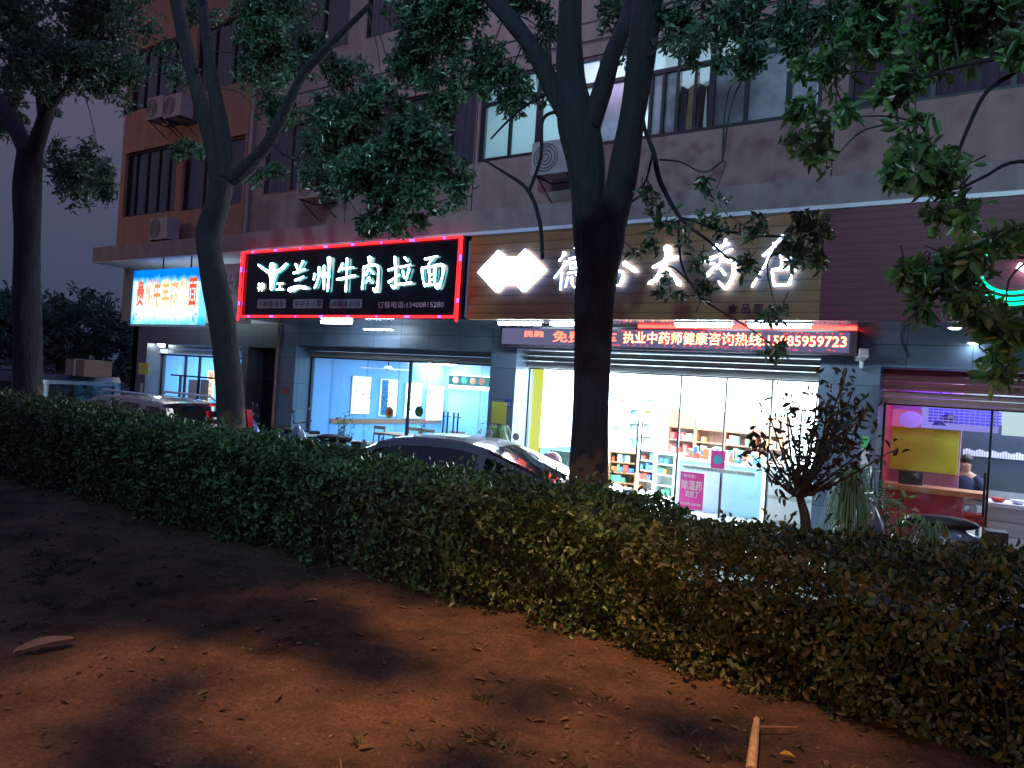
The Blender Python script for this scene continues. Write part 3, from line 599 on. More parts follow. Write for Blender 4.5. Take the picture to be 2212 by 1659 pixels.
MB().box(bx0-.02, bx1+.02, by-.01, by+.2, bz0-.035, bz0-.001).build('light_box_edge', m_trim, bs)
e_or = [emit('orange_print', c, 1.0) for c in ((1, .12, .08), (.95, .5, .3), (1, .3, .08), (.95, .5, .15), (.9, .5, .2), (.85, .55, .25), (1, .1, .05))]
for k, ch in enumerate('贵州牛羊肉粉面'):
    a = bx0+.22+k*.378; text_mesh(ch, a, a+.33, 3.46, 4.16, by-.006, bold=.03).build('lettering', e_or[k], bs)
e_bl = emit('blue_print', (.02, .15, .5), 1)
for xx in (bx0+.1, bx1-.3):
    d = MB()
    for k in range(7):
        a = .3+k*.35; d.add([(xx+.1, by-.005, 3.22), (xx+.1+.13*math.cos(a*1.8), by-.005, 3.22+.14*math.sin(a*1.8)), (xx+.1+.10*math.cos(a*1.8+.35), by-.005, 3.22+.12*math.sin(a*1.8+.35))], [(0, 1, 2)])
    d.build('printed_ornament', e_bl, bs)
MB().tube([(-18.2, by+.1, 4.4), (-18.2, by+.1, 4.7)], .02, 6).tube([(-17, by+.1, 4.4), (-17, by+.1, 4.7)], .02, 6).build('hanger_rod', m_frame, bs)
# pharmacy sign on the tan fascia
phs = thing('pharmacy_sign', 'row of large white glowing brush characters with a double diamond emblem on tan boards', 'sign')
LY = FY-.07; cB = cvB(LY)
em = MB(); pts = [cB(*p) for p in [(35, 468), (230, 262), (290, 328), (410, 325), (480, 250), (668, 440), (455, 650), (400, 588), (270, 590), (208, 655)]][::-1]
em.poly(pts, LY-.02, LY+.04, 0, 1); em.build('emblem', [e_letter, e_side], phs)
CB = [('de', [[(842, 285, 16), (825, 320), (792, 362)], [(862, 370, 17), (810, 440), (748, 522)], [(818, 460), (812, 540), (806, 632)], [(952, 238, 17), (962, 275)], [(888, 345), (1030, 305)], [(905, 385), (900, 430)], [(905, 382), (1010, 368), (1005, 420)], [(900, 432), (1005, 420)], [(950, 380), (948, 425)], [(880, 478), (1020, 455)], [(880, 510), (858, 608)], [(918, 510), (925, 590), (990, 620, 16), (1030, 590)], [(965, 490), (975, 530)], [(1040, 500), (1055, 550)]]),
      ('he', [[(1275, 235), (1210, 350), (1120, 440)], [(1275, 240), (1345, 290)], [(1400, 380, 20), (1510, 455, 28)], [(1300, 410), (1350, 385)], [(1235, 470), (1390, 465, 16), (1365, 590, 16)], [(1240, 470), (1260, 590)], [(1250, 590), (1370, 588)]])]
brush(CB, cB, LY, 8, phs, [e_letter, e_side], dep=.025)
CC = [('da', [[(618, 328, 26), (622, 400, 22), (575, 500, 22), (530, 590, 20), (462, 632, 12)], [(500, 498, 8), (600, 450, 18), (705, 408, 16)], [(610, 500, 12), (680, 580, 18), (722, 640, 24)]]),
      ('yao', [[(1005, 335, 8), (1060, 320), (1130, 300, 14)], [(1105, 262), (1090, 300), (1062, 350)], [(1030, 305), (1050, 345)], [(895, 448, 12), (1000, 415, 14), (1160, 345, 9)], [(1005, 405), (955, 468), (1020, 470), (945, 572, 16)], [(1075, 400), (1060, 450), (1030, 510)], [(1060, 440, 10), (1170, 455, 18), (1170, 560, 20), (1130, 640, 20), (1098, 672, 14), (1045, 612, 6)], [(1065, 510), (1100, 560, 14)]]),
      ('dian', [[(1500, 295), (1520, 330)], [(1580, 235, 10), (1500, 320), (1430, 390, 16), (1410, 395, 8)], [(1490, 340), (1440, 460), (1380, 560), (1322, 660, 10)], [(1560, 380, 14), (1568, 450), (1558, 510)], [(1565, 455), (1662, 408, 14)], [(1490, 530), (1508, 650, 15)], [(1490, 520), (1670, 505, 16), (1655, 560), (1632, 640, 16)], [(1505, 648), (1635, 640, 14)]])]
brush(CC, cvC(LY), LY, 8, phs, [e_letter, e_side], dep=.025)
m_dkl = mat('dark_maroon_lettering', (.06, .01, .04), .5)
for k, ch in enumerate('食品医疗器'):
    boxtxt(ch, cvC(FY-.03), 1120+k*108, 800, 1200+k*108, 882, FY-.02, m_dkl, phs, .02)
e_redhalo = emit('red_halo', (1, .02, .015), 2.5)
# LED message board
ld = thing('led_message_board', 'long framed board of scrolling red characters above the pharmacy entrance', 'sign')
LX0, LX1, LZ0, LZ1 = -8.42, -2.2, 2.81, 3.17; LYY = 11.72
MB().box(LX0, LX1, LYY, W-.003, LZ0, LZ1).build('board_frame', mat('board_frame_metal', (.05, .03, .05), .3), ld)
MB().box(LX0+.04, LX1-.1, LYY-.004, LYY-.001, LZ0+.035, LZ1-.03).build('display_panel', emit('display_panel_glow', (.10, .10, .19), 1.0), ld)
boxtxt('执业中药师健康咨询热线:15985959723', cvC(LYY-.012), 255, 1040, 2108, 1146, LYY-.012, e_ledtxt, ld, .002); boxtxt('执业中药师健康咨询热线:15985959723', cvC(LYY-.006), 250, 1036, 2113, 1150, LYY-.006, e_redhalo, ld, .045)  # second, bolder red copy is a painted halo around the characters
boxtxt('民融', cvB(LYY-.012), 470, 1015, 650, 1072, LYY-.012, e_ledtxt2, ld, .01); boxtxt('免费停车', cvB(LYY-.012), 735, 1018, 1330, 1125, LYY-.012, e_ledtxt2, ld, .01)
MB().box(-5.6, LX1-.04, LYY-.02, LYY+.16, LZ1+.003, 3.197).build('added_reflection_glow', emit('red_reflection_glow', (1, .02, .015), 14), ld)  # added glowing bar, stands in for the board's red reflection in the soffit
hl = MB()
for k in range(90):
    x = random.uniform(-6.2, LX1-.2); z = random.choice([random.uniform(LZ0+.05, LZ0+.075), random.uniform(LZ1-.075, LZ1-.05)])
    hl.box(x, x+.02, LYY-.009, LYY-.006, z, z+.014)
hl.build('led_dots', emit('led_dot_glow', (1, .03, .02), 2), ld)
# green neon sign at the right edge
gs = thing('neon_sign', 'green neon rings with a white centre on the maroon fascia at the right edge', 'sign')
q = MB(); c0 = P(2190, 590, FY-.08)
for rr, a0, a1 in ((.42, 2.2, 5.6), (.32, 3.3, 5.9), (.5, 3.8, 5.2)):
    q.tube([(c0[0]+rr*math.cos(a0+(a1-a0)*k/24), FY-.09, c0[1]+rr*.72*math.sin(a0+(a1-a0)*k/24)) for k in range(25)], .018, 6)
q.build('neon_tube', e_green, gs)
q = MB(); q.poly([(c0[0]+.02, c0[1]+.06), (c0[0]+.26, c0[1]-.08), (c0[0]+.30, c0[1]-.02), (c0[0]+.05, c0[1]+.12)], FY-.1, FY-.03); q.build('lit_centre', e_letter, gs)

# ------------------------------------------------------------------ soffit lamps
def tube_lamp(px0, px1, py, Y, z, label, h=.07, d=.10, e_=None):
    a = P(px0, py, Y)[0]; c = P(px1, py, Y)[0]
    th = thing('soffit_lamp', label, 'lamp', ((a+c)/2, Y, z), 'tube lamps under the canopy'); l = (c-a)/2
    MB().box(-l, l, -d/2, d/2, -h, -.02).build('tube', e_ or e_tube, th); MB().box(-l-.03, l+.03, -d/2-.02, d/2+.02, -.019, 0).build('lamp_housing', m_white, th)
    return th
tube_lamp(697, 757, 697, 11.0, 3.198, 'short bright tube lamp under the black noodle sign')
tl = tube_lamp(788, 848, 716, 11.6, 3.09, 'thin tube lamp hanging on two wires below the noodle sign', .035, .05)
MB().tube([(-.3, 0, 0), (-.3, 0, .11)], .004, 5).tube([(.3, 0, 0), (.3, 0, .11)], .004, 5).build('wire', m_blackp, tl)
tube_lamp(1080, 1166, 698, 10.98, 3.198, 'long tube lamp under the canopy below the emblem'); tube_lamp(1192, 1246, 698, 10.98, 3.198, 'tube lamp under the canopy just left of the big trunk')
tube_lamp(1462, 1578, 702, 11.0, 3.198, 'tube lamp above the middle of the red message board'); tube_lamp(1618, 1750, 702, 11.0, 3.198, 'tube lamp above the right part of the red message board')
tube_lamp(2052, 2072, 716, 11.1, 3.17, 'small lamp under the maroon fascia nearest the leaves', .03, .12); tube_lamp(2094, 2112, 741, 11.9, 3.05, 'small wall washer lamp over the snack shop', .03, .1)
fl = thing('floodlight', 'bright round floodlight above the end shop window', 'lamp', P3(348, 744, 12.25))
MB().ell((0, 0, 0), (.13, .05, .08)).build('lamp_lens', emit('floodlight_glow', (.8, .95, 1), 40), fl); MB().box(-.14, .14, .05, .12, -.09, .09).build('lamp_housing', m_blackp, fl)

# ------------------------------------------------------------------ fixtures on walls
def ac_unit(px, py, label, w_=.82, h_=.56, d_=.34, Y=None, z=None):
    X, Z = P(px, py, U-.35)
    if z: Z = z
    th = thing('air_conditioner', label, 'air conditioner', (X, U-.40, Z), 'air conditioner outdoor units on the wall')
    MB().box(-w_/2, w_/2, -d_/2, d_/2, 0, h_).build('casing', m_acw, th)
    g = MB()
    for r_ in (.06, .12, .18, .23): g.tube([(-.12+r_*math.cos(k*math.pi/12), -d_/2-.015, h_/2+r_*math.sin(k*math.pi/12)) for k in range(25)], .006, 5)
    g.build('fan_grille', m_blackp, th)
    br = MB()
    for x in (-w_/2+.12, w_/2-.12): br.tube([(x, -d_/2, -.02), (x, .37, -.02)], .015, 5); br.tube([(x, -d_/2+.02, -.02), (x, .37, -.34)], .012, 5)
    br.tube([(-w_/2+.12, .30, -.03), (w_/2-.12, .30, -.03)], .012, 5); tag(br.build('bracket', m_frame, th)); return th
m_acw = mat('casing_paint', (.36, .35, .36), .5, vary=.1, scale=3)
ac_unit(1205, 382, 'white outdoor unit under the lit upstairs window left of the big trunk'); ac_unit(685, 432, 'outdoor unit below the dark window behind the hanging foliage')
ac_unit(350, 262, 'left one of two outdoor units high on the orange wall', .75); ac_unit(388, 258, 'right one of two outdoor units high on the orange wall', .75)
ac_unit(357, 520, 'outdoor unit standing on the canopy ledge of the orange wall', .8, .55, z=5.2)
dp = MB(); dp.tube([(-15.12, W-.05, 0), (-15.12, W-.05, 3.2)], .035, 8); tag(dp.build('drain_pipe', mat('red_brown_pipe', (.3, .13, .13), .5)), 'thin reddish vertical pipe beside the dark glass door', 'pipe')
sc_ = thing('security_camera', 'white bullet camera on the pillar right of the pharmacy', 'camera', P3(1862, 775, W-.12))
MB().rbox((0, -.05, .05), (.12, .26, .12), R(25), 0, R(-12)).build('camera_body', m_whitepl, sc_); MB().tube([(0, .12, -.12), (0, 0, -.12), (0, 0, 0)], .03, 8).build('bracket', m_whitepl, sc_)
def sheet(name, m, x0, y0, x1, y1, Y, label, cat, d=.006):
    a = P(x0, (y0+y1)/2, Y); c = P(x1, (y0+y1)/2, Y); zt = P((x0+x1)/2, y0, Y)[1]; zb = P((x0+x1)/2, y1, Y)[1]
    th = thing(name, label, cat, ((a[0]+c[0])/2, Y, zb)); l = (c[0]-a[0])/2
    MB().box(-l, l, -d, 0, 0, zt-zb).build('board', m, th); return th, l, zt-zb
sheet('notice', m_yellow, 300, 784, 321, 809, W-.004, 'yellow square notice on the dark pillar at the far left', 'notice'); sheet('notice', m_yellow, 1062, 868, 1094, 915, W-.004, 'large yellowish notice on the pillar between noodle shop and pharmacy', 'notice')
s1, l, h = sheet('house_number_plate', m_bluepl, 1091, 862, 1105, 880, W-.003, 'small blue number plate on the pillar left of the pharmacy', 'sign'); text_mesh('42', -l*.7, l*.7, .03, h*.6, -.008).build('lettering', m_white, s1)
sheet('notice', mat('dull_red_paper', (.3, .06, .06), .6), 610, 836, 624, 850, W-.004, 'small dull red paper on the dark wall right of the pipe', 'notice'); sheet('notice', m_offwhite, 303, 828, 309, 850, W-.004, 'narrow pale label on the dark pillar at the far left', 'notice')
g1, l, h = sheet('vertical_sign', m_whitepl, 1861, 942, 1877, 1012, W-.004, 'narrow green and white vertical plate on the pillar right of the pharmacy', 'sign'); MB().box(-l, l, -.012, -.007, h*.62, h).build('green_field', mat('green_paint', (.1, .5, .2), .5), g1)
# wall cable
tag(MB().tube(smooth_line([tuple(P3(x, y, W-.02)) for x, y in ((1948, 712), (1947, 735), (1955, 755), (1963, 772))]), .008, 5).build('cable', m_blackp), 'thin black cable drooping on the wall above the snack shop', 'cable')

# ------------------------------------------------------------------ noodle shop contents
LWX = -14.53
m_menup = mat('menu_dark_print', (.03, .12, .2), .5)
def menu_board(px0, px1, py0, py1, label, dark=False):
    y0 = PX(px0, 850, LWX+.03)[0]; y1 = PX(px1, 850, LWX+.03)[0]; zt = PX((px0+px1)/2, py0, LWX+.03)[1]; zb = PX((px0+px1)/2, py1, LWX+.03)[1]
    th = thing('menu_lightbox', label, 'menu board', (LWX, (y0+y1)/2, zb), 'tall lit menu boards on the blue wall'); l = (y1-y0)/2; h = zt-zb
    MB().box(0.002, .04, -l-.03, l+.03, -.03, h+.03).build('board_frame', m_trim, th)
    MB().box(.041, .05, -l, l, 0, h).build('lit_panel', e_menu, th)
    pr = MB()
    for k in range(44):
        a = (random.choice([-1, 1])*random.uniform(l*.7, l*.95) if k % 2 else random.uniform(-l*.5, l*.5)) if not dark else random.uniform(-l*.9, -l*.1); z = random.uniform(.05, h-.08); s_2 = random.uniform(.02, .06)
        pr.box(.052, .054, a, a+s_2*1.4, z, z+s_2*.6)
    pr.build('printed_picture', m_menup, th)
    if dark: MB().box(.0515, .0525, -l, -l*.1, 0, h).build('blue_field', mat('blue_print', (.05, .2, .4), .4), th)
menu_board(761, 798, 815, 892, 'leftmost of the four tall lit menu boards on the blue wall'); menu_board(822, 856, 821, 897, 'second tall menu board, half blue with pictures of bowls', True)
menu_board(877, 909, 829, 902, 'third tall menu board, partly behind the window mullion'); menu_board(924, 957, 836, 906, 'rightmost tall menu board with a small dark label at its top')
cb = thing('counter_menu', 'wide lit menu strip with pictures of bowls over the back counter', 'menu board'); BY = 17.55
a = P(972, 830, BY); c = P(1085, 830, BY)
MB().box(a[0], c[0], BY-.06, BY, 1.9, 2.3).build('lit_panel', e_menu, cb); 
for k in range(5):
    xx = a[0]+.25+k*.32; MB().poly([(xx+.12*math.cos(j*math.pi/8), 2.15+.1*math.sin(j*math.pi/8)) for j in range(16)], BY-.068, BY-.062).build('bowl_picture', [m_terra, m_green, m_woodp][k % 3], cb)
MB().box(a[0], c[0], BY-.067, BY-.061, 2.0, 2.28).build('teal_field', emit('teal_print_glow', (.08, .3, .4), 1), cb)
cl = thing('ceiling_lamp', 'oval glowing ceiling lamp inside the noodle shop', 'lamp', (*PZ(955, 786, 2.58), 2.58)); MB().ell((0, 0, 0), (.42, .42, .04), 20, 8).build('lamp_glass', e_tube, cl)
fy = PX(838, 806, -13.2); fn = thing('ceiling_fan', 'grey ceiling fan in the noodle shop', 'fan', (-13.2, fy[0], 2.3))
MB().tube([(0, 0, 0), (0, 0, .32)], .015, 6).build('rod', m_frame, fn); MB().ell((0, 0, 0), (.11, .11, .07)).build('motor', m_trim, fn)
for k in range(3): a_ = k*2.1; MB().rbox((.38*math.cos(a_), .38*math.sin(a_), -.01), (.6, .13, .012), a_, 0, .1).build('blade', m_trim, fn)
rl = MB(); rl.box(LWX+.002, LWX+.035, 13.2, 17.5, .85, .97); tag(rl.build('wall_rail', m_wood), 'long brown wooden rail along the blue wall of the noodle shop', 'rail')
def chair(loc, rz, label):
    th = thing('wooden_chair', label, 'chair', loc, 'wooden chairs in the noodle shop', rz)
    MB().rbox((0, 0, .45), (.4, .4, .04)).build('seat', m_woodp, th)
    for x in (-.17, .17):
        for y in (-.17, .17): MB().tube([(x, y, .11), (x, y, .45)], .018, 6).build('leg', m_woodp, th)
    bb = MB()
    for x in (-.17, .17): bb.tube([(x, .18, .45), (x, .22, .88)], .016, 6)
    bb.rbox((0, .215, .84), (.38, .02, .08)); bb.rbox((0, .205, .68), (.34, .02, .05)); bb.build('backrest', m_woodp, th); return th
ch0 = chair((-13.4, 13.6, 0), 0, 'wooden chair nearest the left end of the noodle shop window')
for k, (x, y, lb_) in enumerate([(-12.9, 14.3, 'wooden chair behind the potted plant, second from the left'), (-12.3, 14.2, 'wooden chair in the middle row of the noodle shop'), (-11.6, 14.6, 'wooden chair just left of the dark mullion')]): copy_tree(ch0, lb_, (x, y, 0), .3*k)
def table(loc, label):
    th = thing('dining_table', label, 'table', loc, 'dining tables in the noodle shop')
    MB().rbox((0, 0, .73), (1.2, .65, .04)).build('table_top', m_woodp, th)
    for x in (-.5, .5):
        for y in (-.25, .25): MB().tube([(x, y, .1), (x, y, .71)], .02, 6).build('leg', m_frame, th)
table((-12.6, 13.75, 0), 'pale dining table behind the left pane'); table((-11, 15.2, 0), 'dining table deeper in the noodle shop')
def round_sticker(px, py, r_, m1, m2, label):
    X, Z = P(px, py, G-.035); th = thing('window_sticker', label, 'sticker', (X, G-.035, Z))
    MB().poly([(r_*math.cos(k*math.pi/12), r_*math.sin(k*math.pi/12)) for k in range(24)], -.003, 0).build('disc', m1, th)
    MB().poly([(r_*.55*math.cos(k*math.pi/4)+.02, r_*.6*math.sin(k*math.pi/4)) for k in range(8)], -.008, -.004).build('printed_picture', m2, th)
round_sticker(841, 891, .13, mat('olive_print', (.35, .4, .15), .5), m_redpl, 'round olive sticker with a red picture on the left pane'); round_sticker(905, 889, .12, m_green, m_leafn, 'round green sticker on the pane right of the mullion')

# ------------------------------------------------------------------ pharmacy contents
PLX = -8.21
y0 = PX(1168, 900, PLX+.03)[0]; y1 = PX(1320, 900, PLX+.03)[0]
lbx = thing('white_lightbox_wall', 'large overexposed white lit panel on the left wall of the pharmacy', 'light box')
MB().box(PLX+.002, PLX+.06, y0, y1, .885, 2.4).build('lit_panel', e_white, lbx)
MB().box(PLX+.002, PLX+.07, y0, y1, .12, .88).build('blue_base', mat('blue_base_board', (.02, .15, .6), .5), lbx)
MB().box(PLX+.061, PLX+.064, y0+.3, y1-.1, .95, 1.03).build('small_print', m_orangeb, lbx)
tag(MB().box(PLX+.002, PLX+.05, G+.12, y0-.01, .12, 2.45).build('lit_post', emit('yellow_strip_glow', (.62, .68, .03), .9)), 'yellow lit strip at the left edge of the pharmacy opening', 'panel')
# shelf goods
boxcols = [m_whitepl, mat('teal_box', (.1, .4, .5), .5), mat('blue_box', (.08, .2, .5), .5), mat('green_box', (.1, .4, .2), .5), m_orangeb, mat('red_box', (.6, .08, .05), .5)]
def shelf_unit(name, label, x, y, wd, hh, n, rz, dens, mats, group, frame=m_white, z=.11):
    th = thing(name, label, 'shelf', (x, y, z), group, rz)
    f = MB(); f.box(-wd/2, -wd/2+.03, -.18, .18, 0, hh); f.box(wd/2-.03, wd/2, -.18, .18, 0, hh); f.box(-wd/2+.03, wd/2-.03, .16, .18, 0, hh)
    for k in range(n+1): f.box(-wd/2+.03, wd/2-.03, -.18, .159, k*(hh-.03)/n, k*(hh-.03)/n+.025)
    f.build('shelf_frame', frame, th)
    gd = MB(); st = (hh-.03)/n
    for k in range(n):
        xx = -wd/2+.05
        while xx < wd/2-.12:
            bw = random.uniform(.05, .12); bh = random.uniform(.35, .75)*st
            if random.random() < dens: gd.box(xx, xx+bw*.92, -.15, random.uniform(-.02, .12), k*st+.027, k*st+.027+bh, random.randrange(len(mats)))
            xx += bw
    tag(gd.build('medicine_boxes', mats, th), kind='stuff'); return th
# left wall white shelving (runs into the depth)
for k in range(3):
    yy = 15.75+k*.78
    shelf_unit('medicine_shelf', 'white shelf full of medicine boxes on the left wall, %s' % ['beside the big trunk', 'second from the trunk', 'in the back corner'][k], PLX+.22, yy, .76, 1.95, 6, R(90), .8, boxcols, 'white medicine shelves')
X1, X2 = P(1447, 960, 17.7)[0], P(1700, 960, 17.7)[0]
cabs = (('red boxes', [m_redpl, m_redpl, m_whitepl]), ('blue boxes', boxcols), ('mixed boxes', boxcols), ('yellow boxes', [m_yellow, m_orangeb, m_whitepl]))
wcab = (X2-X1)/4
for k in range(4):
    c = shelf_unit('wooden_cabinet', 'tall brown wooden cabinet holding %s on the back wall' % cabs[k][0], X1+wcab*(k+.5), 17.7, wcab-.01, 1.25, 4, 0, .6, cabs[k][1], 'brown cabinets on the back wall', m_woodd)
    MB().box(-wcab/2, wcab/2-.015, -.185, .18, 1.252, 1.68).build('upper_panel', m_woodd, c)
shelf_unit('low_shelf', 'low wooden shelf of small boxes beside the big trunk', P(1345, 1060, 13.8)[0], 13.8, .55, .82, 4, R(15), .8, boxcols, 'low shelves', m_woodp)
for k, (px, yy) in enumerate(((1400, 14.6), (1443, 14.2))): shelf_unit('display_stand', 'white display stand with small boxes, %s' % ['farther one in the pharmacy aisle', 'nearer one in the pharmacy aisle'][k], P(px, 1050, yy)[0], yy, .42, .85, 4, R(-5), .75, boxcols, 'white display stands')
ct = thing('glass_counter', 'pale blue glass counter with goods on top at the pharmacy entrance', 'counter'); ca, cc2 = P(1472, 1060, 13.2)[0], P(1652, 1060, 13.2)[0]
MB().box(ca, cc2, 13.0, 13.5, .11, .95).build('counter_body', mat('pale_blue_counter', (.35, .68, .78), .3, vary=.04), ct); MB().box(ca-.02, cc2+.02, 12.98, 13.55, .951, 1.0).build('counter_top', m_white, ct)
gd = MB(); 
for k in range(60):
    xx = random.uniform(ca, cc2-.15); s_2 = random.uniform(.04, .12); yy = random.uniform(13.0, 13.4); gd.box(xx, xx+s_2, yy, yy+.06, 1.001, 1.001+random.uniform(.05, .22), random.randrange(6))
tag(gd.build('counter_goods', boxcols), 'rows of small medicine boxes on top of the pale blue counter', 'goods', kind='stuff')
pk, l, h = sheet('pink_poster', m_pink, 1468, 1020, 1520, 1100, G-.04, 'tall pink poster with white characters on the pharmacy glass', 'poster')
for body, a, c, za, zb in (('好消息！', -.7, .3, .85, .94), ('除湿药', -.85, .85, .52, .78), ('到货了', -.5, .6, .32, .5), ('欢迎选购 祛湿健脾', -.85, .85, .1, .17)): text_mesh(body, a*l, c*l, za*h, zb*h, -.009, bold=.01).build('lettering', m_white, pk)
sheet_, l, h = sheet('pink_poster', m_pink, 1536, 973, 1566, 1013, G-.045, 'small pink poster with a blue flower picture on the pharmacy glass', 'poster')
MB().poly([((.6+.2*(k % 2))*l*math.cos(k*math.pi/10), h/2+(.6+.2*(k % 2))*l*math.sin(k*math.pi/10)) for k in range(20)], -.012, -.008).build('flower_picture', boxcols[1], sheet_)
st, l, h = sheet('window_strip', m_white, 1475, 1012, 1632, 1021, G-.05, 'white strip of small green text across the pharmacy glass', 'sticker'); text_mesh('本店承诺药品质量保证 正品低价欢迎选购', -l*.95, l*.95, h*.25, h*.75, -.009).build('lettering', m_green, st)
ex, l, h = sheet('exit_sign', m_green, 1388, 855, 1417, 867, 14.5, 'small green sign hanging inside the pharmacy', 'sign'); text_mesh('安全出口', -l*.85, l*.85, h*.25, h*.8, -.009).build('lettering', mat('pale_green_print', (.3, .7, .5), .5), ex)
sheet('small_sign', m_boxp, 1326, 860, 1342, 868, 14.5, 'small grey sign on the white wall beside the trunk', 'sign')
sheet('shelf_banner', mat('pale_yellow_strip', (.7, .65, .2), .5), 1318, 884, 1412, 892, 17.6, 'pale yellow strip above the white shelves', 'panel')
for k, (a, c) in enumerate(((1175, 1300), (1330, 1500), (1510, 1680))):
    pa, pc = P(a, 806, 13.4)[0], P(c, 806, 13.4)[0]
    th = thing('ceiling_tube', 'ceiling tube lamp just inside the pharmacy, %s' % ['left of the big trunk', 'right of the big trunk', 'at the right end'][k], 'lamp', ((pa+pc)/2, 13.4, 2.6), 'ceiling tubes in the pharmacy'); l = (pc-pa)/2
    MB().box(-l, l, -.03, .03, -.03, 0).build('tube', e_tube, th); MB().box(-l, l, -.05, .05, .002, .05).build('lamp_housing', m_boxp, th)
cdn = thing('white_cabinet', 'grey white panelled unit behind the small tree at the right end of the pharmacy', 'cabinet'); xa = P(1662, 1060, 12.9)[0]
MB().box(xa, -2.78, 12.7, 13.1, .11, 1.05).build('cabinet_body', m_offwhite, cdn)
for za, zb in ((.18, .52), (.58, 1.0)): MB().box(xa+.05, -2.85, 12.685, 12.698, za, zb).build('door_panel', m_white, cdn)

# ------------------------------------------------------------------ end shop and snack shop contents
m1_, l, h = sheet('menu_poster', emit('menu_poster_glow', (1, .75, .55), 1.5), 447, 800, 463, 862, G+.4, 'glowing orange and white menu beside the second trunk', 'poster')
for k in range(3): text_mesh('菜单面粉'[k], -l*.6, l*.6, h*(.08+.3*k), h*(.3+.3*k), -.009).build('lettering', m_redpl, m1_)
sheet('blind', m_whitepl, 406, 820, 430, 880, G+.05, 'left white blind in the lower window of the end shop', 'blind'); sheet('blind', m_offwhite, 432, 820, 450, 880, G+.05, 'right off-white blind in the lower window of the end shop', 'blind')
SB = 13.6
def sx(px, py=1000, Y=SB): return P(px, py, Y)[0]
SLX = -1.95
def snack_panel(name, label, m, px0, px1, z0, z1, d=.03, cat='panel', y=SB):
    a, c = sx(px0, 950, y), sx(px1, 950, y); return tag(MB().box(a, c, y-d, y, z0, z1).build(name, m), label, cat)
snack_panel('partition_wall', 'pinkish red partition behind the snack counter', mat('pale_pink_partition', (.45, .2, .26), .5), 1896, 2076, .11, 2.66, .05, 'wall', SB+.06)
snack_panel('wall_board', 'large yellow green panel on the snack shop wall', m_yelw, 1913, 2072, 1.15, 1.82)
mlb, l, h = sheet('menu_lightbox', emit('violet_menu_glow', (.30, .28, .85), .75), 1990, 878, 2158, 930, SB-.05, 'violet lit price board high on the snack shop wall', 'menu board')
pr = MB()
for i in range(14):
    for j in range(7): pr.box(-l+.1+i*l/7.4, -l+.1+i*l/7.4+.06, -.012, -.008, .1+j*h/8, .1+j*h/8+.03)
pr.build('price_print', mat('price_print', (.1, .1, .4), .5), mlb)
ml2, l, h = sheet('food_poster', emit('pink_poster_glow', (.6, .12, .35), .6), 1915, 885, 1988, 922, SB-.05, 'pink poster with a white bowl of food at the upper left of the snack shop', 'poster')
MB().poly([(l*.45+.17*math.cos(k*math.pi/12), h*.45+.13*math.sin(k*math.pi/12)) for k in range(24)], -.012, -.008).build('bowl_picture', m_white, ml2)
ml3, l, h = sheet('price_board', emit('pale_menu_glow', (.55, .75, .8), .8), 2165, 885, 2300, 945, SB-.05, 'pale price board at the right edge of the snack shop', 'menu board')
tvs, l, h = sheet('monitor', m_blackp, 1942, 1018, 1994, 1047, 12.95, 'black monitor back on the snack counter', 'monitor', .05)
oc = thing('snack_counter', 'dark red counter with an orange wood ledge in the snack shop', 'counter'); ca = P(1897, 1060, 12.75)[0]; cb2 = P(2080, 1060, 12.75)[0]
MB().box(ca, cb2, 12.75, 13.15, .11, .90).build('counter_body', m_redw, oc); MB().box(ca-.02, cb2+.3, 12.66, 13.16, .901, .98).build('ledge', m_orangeb, oc)
wc = thing('white_counter', 'white panelled counter with dishes at the right edge', 'counter'); wa = P(2085, 1110, 13.0)[0]
MB().box(wa+.22, 3.1, 12.9, 13.5, .11, .80).build('counter_body', bandmat('pale_board', (.5, .5, .5), (.25, .25, .27), .2), wc); MB().box(wa, 3.12, 12.85, 13.5, .801, .86).build('counter_top', m_white, wc)
for k in range(7):
    x = wa+.15+k*.24; d = thing('dish', 'small dish on the white counter, %s' % ['nearest the counter end', 'second from the counter end', 'third from the counter end', 'with red food', 'beside the door pull', 'behind the door pull', 'nearest the right edge'][k], 'dish', (x, 13.05, .861), 'dishes on the white counter')
    MB().tube([(0, 0, 0), (0, 0, .02), (0, 0, .06)], [.05, .08, .1], 14).build('bowl', [m_whitepl, m_redpl, m_trim][k % 3], d)
def stool(loc, label):
    th = thing('plastic_stool', label, 'stool', loc, 'red plastic stools')
    MB().rbox((0, 0, .44), (.3, .3, .04)).build('seat', m_redpl, th)
    for x in (-1, 1):
        for y in (-1, 1): MB().tube([(x*.16, y*.16, 0), (x*.12, y*.12, .42)], [.025, .02], 6).build('leg', m_redpl, th)
    return th
s0 = stool((P(2105, 1150, 12.75)[0], 12.72, .11), 'bottom red plastic stool of the stack by the white counter'); 
copy_tree(s0, 'middle red plastic stool of the stack by the white counter', (s0.location.x, s0.location.y, .17)); copy_tree(s0, 'top red plastic stool of the stack by the white counter', (s0.location.x, s0.location.y, .23))
